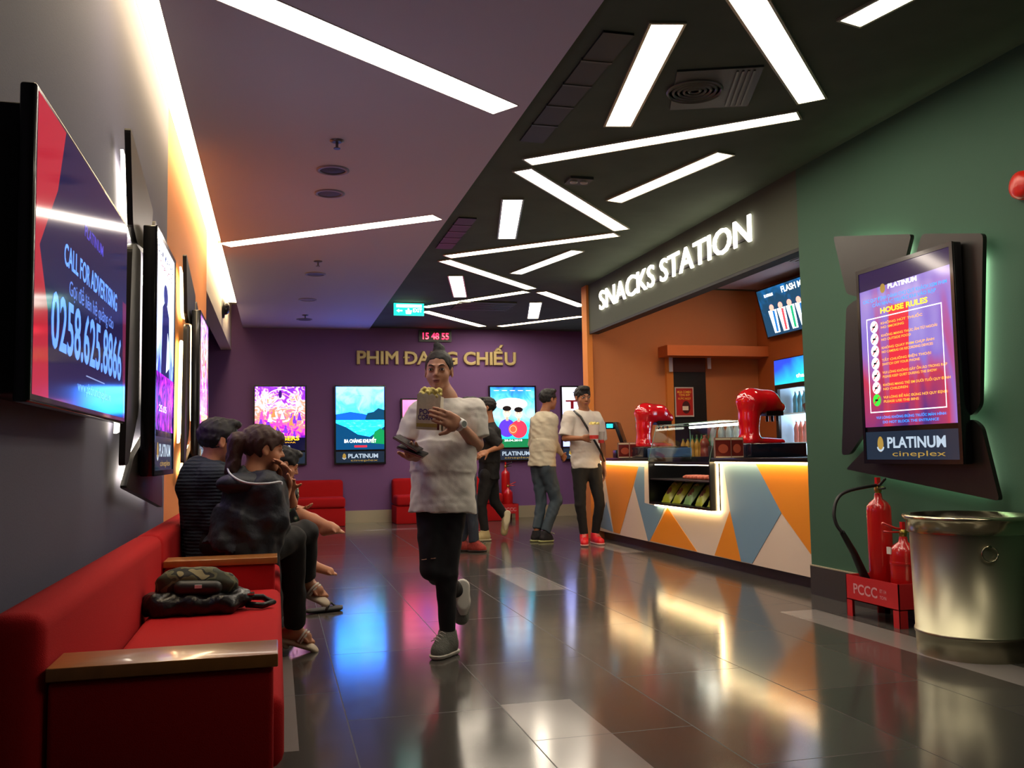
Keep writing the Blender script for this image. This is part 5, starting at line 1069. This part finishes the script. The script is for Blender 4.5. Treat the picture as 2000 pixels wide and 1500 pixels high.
ex = (A['br']-A['bl']); wdt = np.linalg.norm(ex); ex = ex/wdt; ez = nrm(A['tl']-A['bl']); en = nrm(np.cross(ex, ez)); xf = Matrix(((ex[0], ez[0], en[0], A['bl'][0]), (ex[1], ez[1], en[1], A['bl'][1]), (ex[2], ez[2], en[2], A['bl'][2]), (0, 0, 0, 1)))
b = MB(); b.layer = .001; pu = mat('purple_print', '4a3a78', .6); b.text('POP', wdt*.36, .075, .036, pu, .03, wdt*.5); b.text('CORN', wdt*.38, .048, .034, pu, .03, wdt*.62); b.rect(wdt*.02, .012, wdt*.98, .03, mat('print_yellow', 'a89850', .6)); b.rect(wdt*.9, 0, wdt*.999, .09, mat('print_maroon', '5a1820', .6)); fixp(b.build('printing', t, xf), t)
rn = random.Random(5); b = MB(); pc = mat('popcorn_yellow', 'd8c878', .8, mottle=.15, bscale=80)
c0 = (ft[2]+ft[3])/2+dep/2
f = Field(c0-.1, c0+.1, .0035)
for k in range(70):
    p = c0+ex*rn.uniform(-.045, .045)+dep*rn.uniform(-.4, .4)+V3((0, 0, rn.uniform(-.02, .02)+.012)); f.ell(p, [.009+.004*rn.random()]*3, .002)
o = f.mesh('popcorn', pc, t); o['kind'] = 'stuff'
# cup in the same hand (white side with print)
ca = V3(atY(876, 835, Y-.20)); 
t = thing('paper_cup', 'small white printed paper box held behind the popcorn bag beside the watch', 'cup', tuple(ca)); b = MB(); b.prism([(-.030, -.02), (.030, -.02), (.030, .03), (-.030, .03)], -.022, .045, mat('box_white', 'c8c0bc', .6)); b.build('box_body', t)
b = MB(); b.layer = .001; b.text('E3', 0, -.014, .045, mat('print_dark', '2a2624', .6), .02); b.build('box_print', t, Matrix.Translation((0, -.0205, .012)) @ BACKWALL.to_4x4())
# phones / wallet in the lowered hand
for k, (px, py, Yq, rz, col, lb) in enumerate(((797, 866, Y-.25, 24, '24201f', 'dark flat wallet, upper of the two things in the lowered hand of the woman'), (806, 880, Y-.24, 14, '181416', 'black phone with pale edge, lower of the two things in the lowered hand'))):
    c = atY(px, py, Yq); t = thing('wallet' if k == 0 else 'phone', lb, 'wallet' if k == 0 else 'phone', c, Matrix.Rotation(R(rz), 3, 'Y') @ Matrix.Rotation(R(22), 3, 'X') @ Matrix.Rotation(R(-24), 3, 'Z'))
    bx('body_shell', (-.07, -.04, -.006), (.07, .04, .006), mat('case_'+col, col, .35), t, .003); bx('edge_band', (-.0705, -.0405, -.0015), (.0705, .0405, .0015), mat('pale_edge', 'a8a4a0', .3, metal=.5), t)
# ---- man with red shoes
Y = 9.9
J = J_(dict(head=(1138, 777, Y), neck=(1141, 801, Y), shL=(1164, 816, Y+.03), shR=(1112, 815, Y-.0), elL=(1176, 870, Y+.05), wrL=(1180, 915, Y+.03), elR=(1104, 856, Y-.03), wrR=(1138, 856, Y-.27),
            hipL=(1160, 918, Y), hipR=(1132, 918, Y), knL=(1171, 985, Y-.02), knR=(1133, 985, Y-.02), anL=(1162, 1045, Y+.08), anR=(1141, 1053, Y+.02), toeL=(1176, 1060, Y-.12), toeR=(1142, 1070, Y-.2)))
for k in 'LR': J['toe'+k][2] = .03; J['an'+k][2] = .10
redS = mat('red_sneaker', 'd81c24', .5); 
person('man in white T-shirt, black trousers and red sneakers standing at the counter end', J, 1.0, skinC, (.10, -1, -.10), fd=(.05, -1), hd_s=1.10, h=.008, hair_h=.007,
    shirt=dict(m=whiteT, hem=V3(atY(1145, 914, Y)), sleeve={'L': .85, 'R': .88}, w=(.16, .165, .17), sl_r=.075, wr=.008, seed=5), pants=dict(m=blackC, cuff=.05, ease=.93), shoes={'L': ('shoe', redS, mat('pink_sole', 'd8a8a0', .5)), 'R': ('shoe', redS, mat('pink_sole', 'd8a8a0'))},
    hands={'R': dict(fd=(.9, -.35, .1), pn=(0, .9, .3), side=-1, curl=.5)})
t = bpy.context.scene.objects['person.001']
o = MB(); o.tube([Vector(p) for p in (J['shR']+V3((.05, -.02, .07)), J['shR']+V3((.09, -.13, .0)), (J['shL']+J['hipR'])/2+V3((0, -.155, .08)), J['hipL']+V3((.05, -.14, .18)), J['hipL']+V3((.12, -.02, .10)))], .013, black, 8); o = o.build('shoulder_strap')
tag(o, 'black cross body strap over the white T-shirt of the man with red sneakers', 'strap')
c = V3(atY(1160, 842, Y-.36)); t = thing('popcorn_box', 'popcorn box with red band held by the man with red sneakers', 'popcorn box', tuple(c)); b = MB(); b.lathe([(.045, -.09), (.062, .07)], (0, 0, 0), mat('cup_white', 'd8ccc4', .6), 20); b.lathe([(.0465, -.085), (.050, -.045)], (0, 0, 0), mat('band_red', 'c8302c', .5), 20, close=False); b.build('cup', t)
f = Field(c-.12, c+.14, .006); rn = random.Random(8)
for k in range(26): f.ell(c+V3((rn.uniform(-.045, .045), rn.uniform(-.045, .045), .07+rn.uniform(-.01, .022))), [.014]*3, .003)
o = f.mesh('popcorn', pc, t); o['kind'] = 'stuff'
c = V3(atY(1174, 852, Y-.30)); t = thing('drink_cup', 'small clear white drink cup beside the popcorn box of the man with red sneakers', 'cup', tuple(c)); b = MB(); b.lathe([(.030, -.075), (.042, .05)], (0, 0, 0), mat('cup_frosted', 'b8b4b0', .3, alpha=.7), 20); b.build('cup', t); b = MB(); b.lathe([(.031, -.075), (.034, -.04)], (0, 0, 0), mat('band_red', 'c8302c'), 20, close=False); b.build('band', t)
# ---- man in white shirt and jeans, walking away to the right
Y = 10.5
J = J_(dict(head=(1071, 781, Y), neck=(1064, 806, Y), shL=(1046, 822, Y+.12), shR=(1078, 820, Y-.08), elL=(1040, 868, Y+.22), wrL=(1058, 890, Y+.30), elR=(1082, 866, Y-.06), wrR=(1098, 888, Y+.10),
            hipL=(1052, 915, Y+.06), hipR=(1068, 915, Y-.06), knL=(1058, 983, Y+.05), knR=(1087, 978, Y-.05), anL=(1048, 1042, Y+.0), anR=(1064, 1040, Y-.1), toeL=(1066, 1058, Y-.02), toeR=(1080, 1054, Y-.08)))
J['anL'][2] = .13; J['toeL'][2] = .03; J['anR'][2] = .10; J['toeR'][2] = .03
dk = mat('dark_sneaker', '1c1a20', .7)
person('man in pale long sleeved shirt and grey blue jeans seen from behind, facing right', J, 1.0, skinC, (.9, .35, .0), fd=(.75, .5), hd_s=1.08, h=.008, hair_h=.007,
    shirt=dict(m=mat('cream_shirt', 'c0b8a2', .85, bump=.15, bscale=300), hem=V3(atY(1059, 911, Y)), sleeve=1.85, w=(.17, .17, .185), q=.75, sl_r=.062, wr=.009, seed=6, name='shirt'), pants=dict(m=jeans, cuff=.058, ease=1.05, wr=.008), shoes={'L': ('shoe', dk, mat('lime_sole', 'b8b880', .6)), 'R': ('shoe', dk, mat('lime_sole', 'b8b880'))})
# ---- person in black walking left
Y = 10.9
J = J_(dict(head=(950, 797, Y), neck=(957, 826, Y), shL=(950, 845, Y-.15), shR=(966, 843, Y+.12), elL=(978, 872, Y-.2), wrL=(952, 882, Y-.28), elR=(970, 880, Y+.18), wrR=(946, 888, Y+.15),
            hipL=(952, 930, Y-.07), hipR=(958, 930, Y+.07), knL=(940, 985, Y-.06), knR=(966, 980, Y+.08), anL=(947, 1036, Y-.06), anR=(988, 1010, Y+.1), toeL=(926, 1046, Y-.08), toeR=(984, 1046, Y+.08)))
J['toeL'][2] = .035; J['anL'][2] = .10
cs = mat('cream_sneaker', 'b8a878', .7)
person('person in black T-shirt and black trousers with cream sneakers walking left', J, 1.0, skinC, (-.95, .2, .02), fd=(-1, -.15), hd_s=1.08, h=.008, hair_h=.007,
    shirt=dict(m=blackC, hem=V3(atY(955, 935, Y)), sleeve=.9, w=(.165, .17, .175), sl_r=.07, wr=.007, seed=7), pants=dict(m=blackC, cuff=.05), shoes={'L': ('shoe', cs, mat('cream_sole', 'c8c0a0', .6)), 'R': ('shoe', cs, mat('cream_sole', 'c8c0a0'))})
# ---- person mostly hidden behind the woman, torn jeans and plaid slippers
Y = 9.7
J = J_(dict(head=(916, 797, Y), neck=(912, 828, Y), shL=(908, 850, Y-.1), shR=(912, 850, Y+.18), elL=(905, 900, Y-.1), wrL=(915, 935, Y-.12), elR=(900, 900, Y+.2), wrR=(905, 935, Y+.2),
            hipL=(914, 940, Y-.06), hipR=(912, 940, Y+.08), knL=(922, 1000, Y-.06), knR=(915, 1003, Y+.08), anL=(927, 1058, Y-.04), anR=(900, 1058, Y+.1), toeL=(950, 1076, Y-.1), toeR=(924, 1076, Y+.02)))
for k in 'LR': J['toe'+k][2] = .03; J['an'+k][2] = .09
pl_ = mat('plaid_slipper', '8a3028', .8, mottle=.6, bscale=60)
person('person in dark torn jeans and red plaid slippers mostly hidden behind the walking woman', J, .98, skinC, (.95, -.2, 0), fd=(1, -.2), hd_s=1.0, h=.009, hair_h=.008,
    shirt=dict(m=blackC, hem=V3(atY(912, 935, Y)), sleeve=.9, w=(.14, .145, .15), sl_r=.06, seed=8), pants=dict(m=jeans2, cuff=.055, wr=.006), shoes={'L': ('shoe', pl_, mat('dark_sole', '2a2220', .7)), 'R': ('shoe', pl_, mat('dark_sole', '2a2220'))})
# ---- seated girl with ponytail in dark jacket
Y = 4.68
jacket = mat('dark_jacket_nylon', '1c222c', .6, bump=.35, bscale=40)
J = J_(dict(head=(512, 878, Y), neck=(497, 925, Y-.01), shL=(472, 948, Y+.14), shR=(524, 955, Y-.12), elL=(520, 1010, Y+.20), wrL=(548, 952, Y+.08), elR=(540, 1010, Y-.12), wrR=(560, 955, Y-.04),
            hipL=(480, 1082, Y+.08), hipR=(486, 1085, Y-.10), knL=(598, 1040, Y+.30), knR=(572, 1052, Y+.12), anL=(598, 1134, Y+.42), anR=(576, 1195, Y+.42), toeL=(633, 1165, Y+.36), toeR=(612, 1212, Y+.40)))
J['toeR'][2] = .045; J['anR'][2] = .115
nude = mat('beige_sandal', 'b8a890', .6)
t = person('seated girl with brown ponytail, dark jacket with white piping, hands at her mouth', J, 1.0, skinB, (.93, .30, -.08), hair_m=hairB, hs='pony', fd=(.85, .45), hd_s=1.0, h=.007, bare='LR',
    shirt=dict(m=jacket, hem=V3(atY(470, 1078, Y)), sleeve=1.35, w=(.17, .19, .20), q=.85, sl_r=.075, wr=.014, seed=11, name='jacket'), pants=dict(m=blackC, cuff=.056, ease=1.0),
    shoes={'L': ('sandal', nude, mat('pearl_strap', 'd8d0c0', .4)), 'R': ('sandal', nude, mat('pearl_strap', 'd8d0c0'))},
    hands={'R': dict(fd=(.05, -.1, 1), pn=(-.6, -.3, .2), side=1, curl=.55), 'L': dict(fd=(-.15, -.1, 1), pn=(-.5, -.5, .2), side=-1, curl=.6)})
b = MB(); P = [atY(444, 906, Y-.02), atY(447, 922, Y-.10), atY(460, 934, Y-.17), atY(478, 942, Y-.22), atY(500, 945, Y-.25), atY(525, 944, Y-.24), atY(548, 941, Y-.19), atY(550, 947, Y-.19)]
f = Field(V3(J['neck'])-.3, V3(J['neck'])+.3, .007); nk = V3(J['neck']); f.ell(nk+V3((-.05, -.045, -.045)), (.125, .115, .055), .02); f.ell(nk+V3((.02, .02, .03)), (.075, .075, .08), .01, None, 'sub'); f.wrinkle(.006, 30, 5); f.mesh('hood', jacket, t)
b.tube(smooth(P, 4), .005, mat('white_piping', 'c8ccd4', .6), 6); fixp(b.build('piping', t), t)
# ---- seated man in knitted sweater
Y = 5.08
knit = bpy.data.materials.new('knitted_navy'); knit.use_nodes = True; _b = knit.node_tree.nodes['Principled BSDF']; _b.inputs['Base Color'].default_value = (*lin('1a2430'), 1); _b.inputs['Roughness'].default_value = .9
_w = knit.node_tree.nodes.new('ShaderNodeTexWave'); _w.bands_direction = 'Z'; _w.inputs['Scale'].default_value = 18; _w.inputs['Distortion'].default_value = 1.5; _w.inputs['Detail Scale'].default_value = 3
_c = knit.node_tree.nodes.new('ShaderNodeTexCoord'); _p = knit.node_tree.nodes.new('ShaderNodeBump'); _p.inputs['Strength'].default_value = .4; _p.inputs['Distance'].default_value = .01
_r = knit.node_tree.nodes.new('ShaderNodeMix'); _r.data_type = 'RGBA'; _r.inputs[6].default_value = (*lin('161f2a'), 1); _r.inputs[7].default_value = (*lin('1e2a36'), 1)
for a_, b_3 in ((_c.outputs['Object'], _w.inputs['Vector']), (_w.outputs['Fac'], _p.inputs['Height']), (_p.outputs[0], _b.inputs['Normal']), (_w.outputs['Fac'], _r.inputs[0]), (_r.outputs[2], _b.inputs['Base Color'])): knit.node_tree.links.new(a_, b_3)
J = J_(dict(head=(428, 864, Y), neck=(412, 906, Y), shL=(386, 928, Y+.14), shR=(414, 932, Y-.15), elL=(420, 1010, Y+.2), wrL=(480, 1030, Y+.3), elR=(420, 1020, Y-.16), wrR=(490, 1040, Y-.0),
            hipL=(425, 1062, Y+.1), hipR=(425, 1062, Y-.1), knL=(530, 1060, Y+.35), knR=(520, 1060, Y+.15), anL=(540, 1180, Y+.5), anR=(535, 1185, Y+.38), toeL=(575, 1200, Y+.5), toeR=(560, 1200, Y+.4)))
for k in 'LR': J['toe'+k][2] = .03; J['an'+k][2] = .10
person('seated man with short black hair in navy knitted top, behind the girl', J, 1.0, skinB, (.95, .30, -.12), fd=(.9, .3), hd_s=1.04, h=.008,
    shirt=dict(m=knit, hem=V3(atY(415, 1084, Y)), sleeve=1.8, w=(.165, .17, .175), q=.85, sl_r=.068, wr=.008, seed=12, name='knitted_top'), pants=dict(m=blackC, cuff=.055), shoes={'L': ('shoe', dk, mat('dark_sole', '2a2220')), 'R': ('shoe', dk, mat('dark_sole', '2a2220'))})
# ---- seated person in floral shorts beyond, leg stretched
Y = 5.55
fl_m = bpy.data.materials.new('floral_black_cloth'); fl_m.use_nodes = True; nt = fl_m.node_tree; _b = nt.nodes['Principled BSDF']; _b.inputs['Roughness'].default_value = .85
_v = nt.nodes.new('ShaderNodeTexVoronoi'); _v.inputs['Scale'].default_value = 26; _r = nt.nodes.new('ShaderNodeValToRGB'); _r.color_ramp.interpolation = 'CONSTANT'; _c = nt.nodes.new('ShaderNodeTexCoord'); e = _r.color_ramp.elements
e[0].color = (*lin('c8b8a0'), 1); e[0].position = 0; e[1].position = .22; e[1].color = (*lin('4a6a4a'), 1); q = e.new(.34); q.color = (*lin('101012'), 1)
nt.links.new(_c.outputs['Object'], _v.inputs['Vector']); nt.links.new(_v.outputs['Distance'], _r.inputs[0]); nt.links.new(_r.outputs[0], _b.inputs['Base Color'])
J = J_(dict(head=(553, 908, Y), neck=(548, 938, Y), shL=(540, 950, Y+.12), shR=(556, 955, Y-.12), elL=(548, 985, Y+.15), wrL=(572, 990, Y+.1), elR=(570, 982, Y-.16), wrR=(568, 960, Y-.22),
            hipL=(520, 1035, Y+.1), hipR=(520, 1035, Y-.08), knL=(590, 1012, Y+.2), knR=(588, 1008, Y-.08), anL=(608, 1100, Y+.25), anR=(645, 1030, Y-.2), toeL=(655, 1122, Y+.2), toeR=(667, 1040, Y-.24)))
t = person('small seated person in black floral clothes with one bare leg stretched out', J, .80, skinB, (.9, .2, -.35), fd=(.9, .3), hd_s=.88, h=.006, bare='LR',
    shirt=dict(m=fl_m, hem=V3(atY(523, 1030, Y)), sleeve=.8, w=(.15, .16, .17), q=.85, sl_r=.065, wr=.005, seed=13), pants=dict(m=fl_m, ease=1.02, len={'L': .46, 'R': .46}, name='shorts'))
# sandals on the floor
def loose_sandal(px, py, rz, lb, m, g=None):
    p = atZ(px, py, 0); t = thing('sandal', lb, 'sandal', (p.x, p.y, 0), R(rz), g)
    f = Field((-.18, -.1, -.02), (.18, .1, .1), .005); f.cone((-.09, 0, .018), (.09, 0, .018), .036, .045, .02, w=(0, 0, 1), q=.45); f.cut((0, 0, .002), (0, 0, -1)); o = f.mesh('sole', m); o.parent = t
    b = MB(); b.tube([(.0, .044, .02), (.03, .02, .055), (.05, 0, .06), (.03, -.02, .055), (.0, -.044, .02)], .009, m, 8); b.tube([(.05, 0, .06), (.085, 0, .03)], .006, m, 6); b.tube([(.125, .02, .03), (.135, 0, .03), (.125, -.02, .03)], .003, mat('sandal_edge', 'b0b0a8', .5), 6); b.build('strap', t)
loose_sandal(632, 1196, 20, 'empty black flip flop on the floor beside the feet of the girl', mat('black_foam', '121214', .6))
loose_sandal(556, 1178, 10, 'dark sandal on the floor under the front edge of the sofa behind the near armrest', mat('dark_foam', '2a2018', .6))
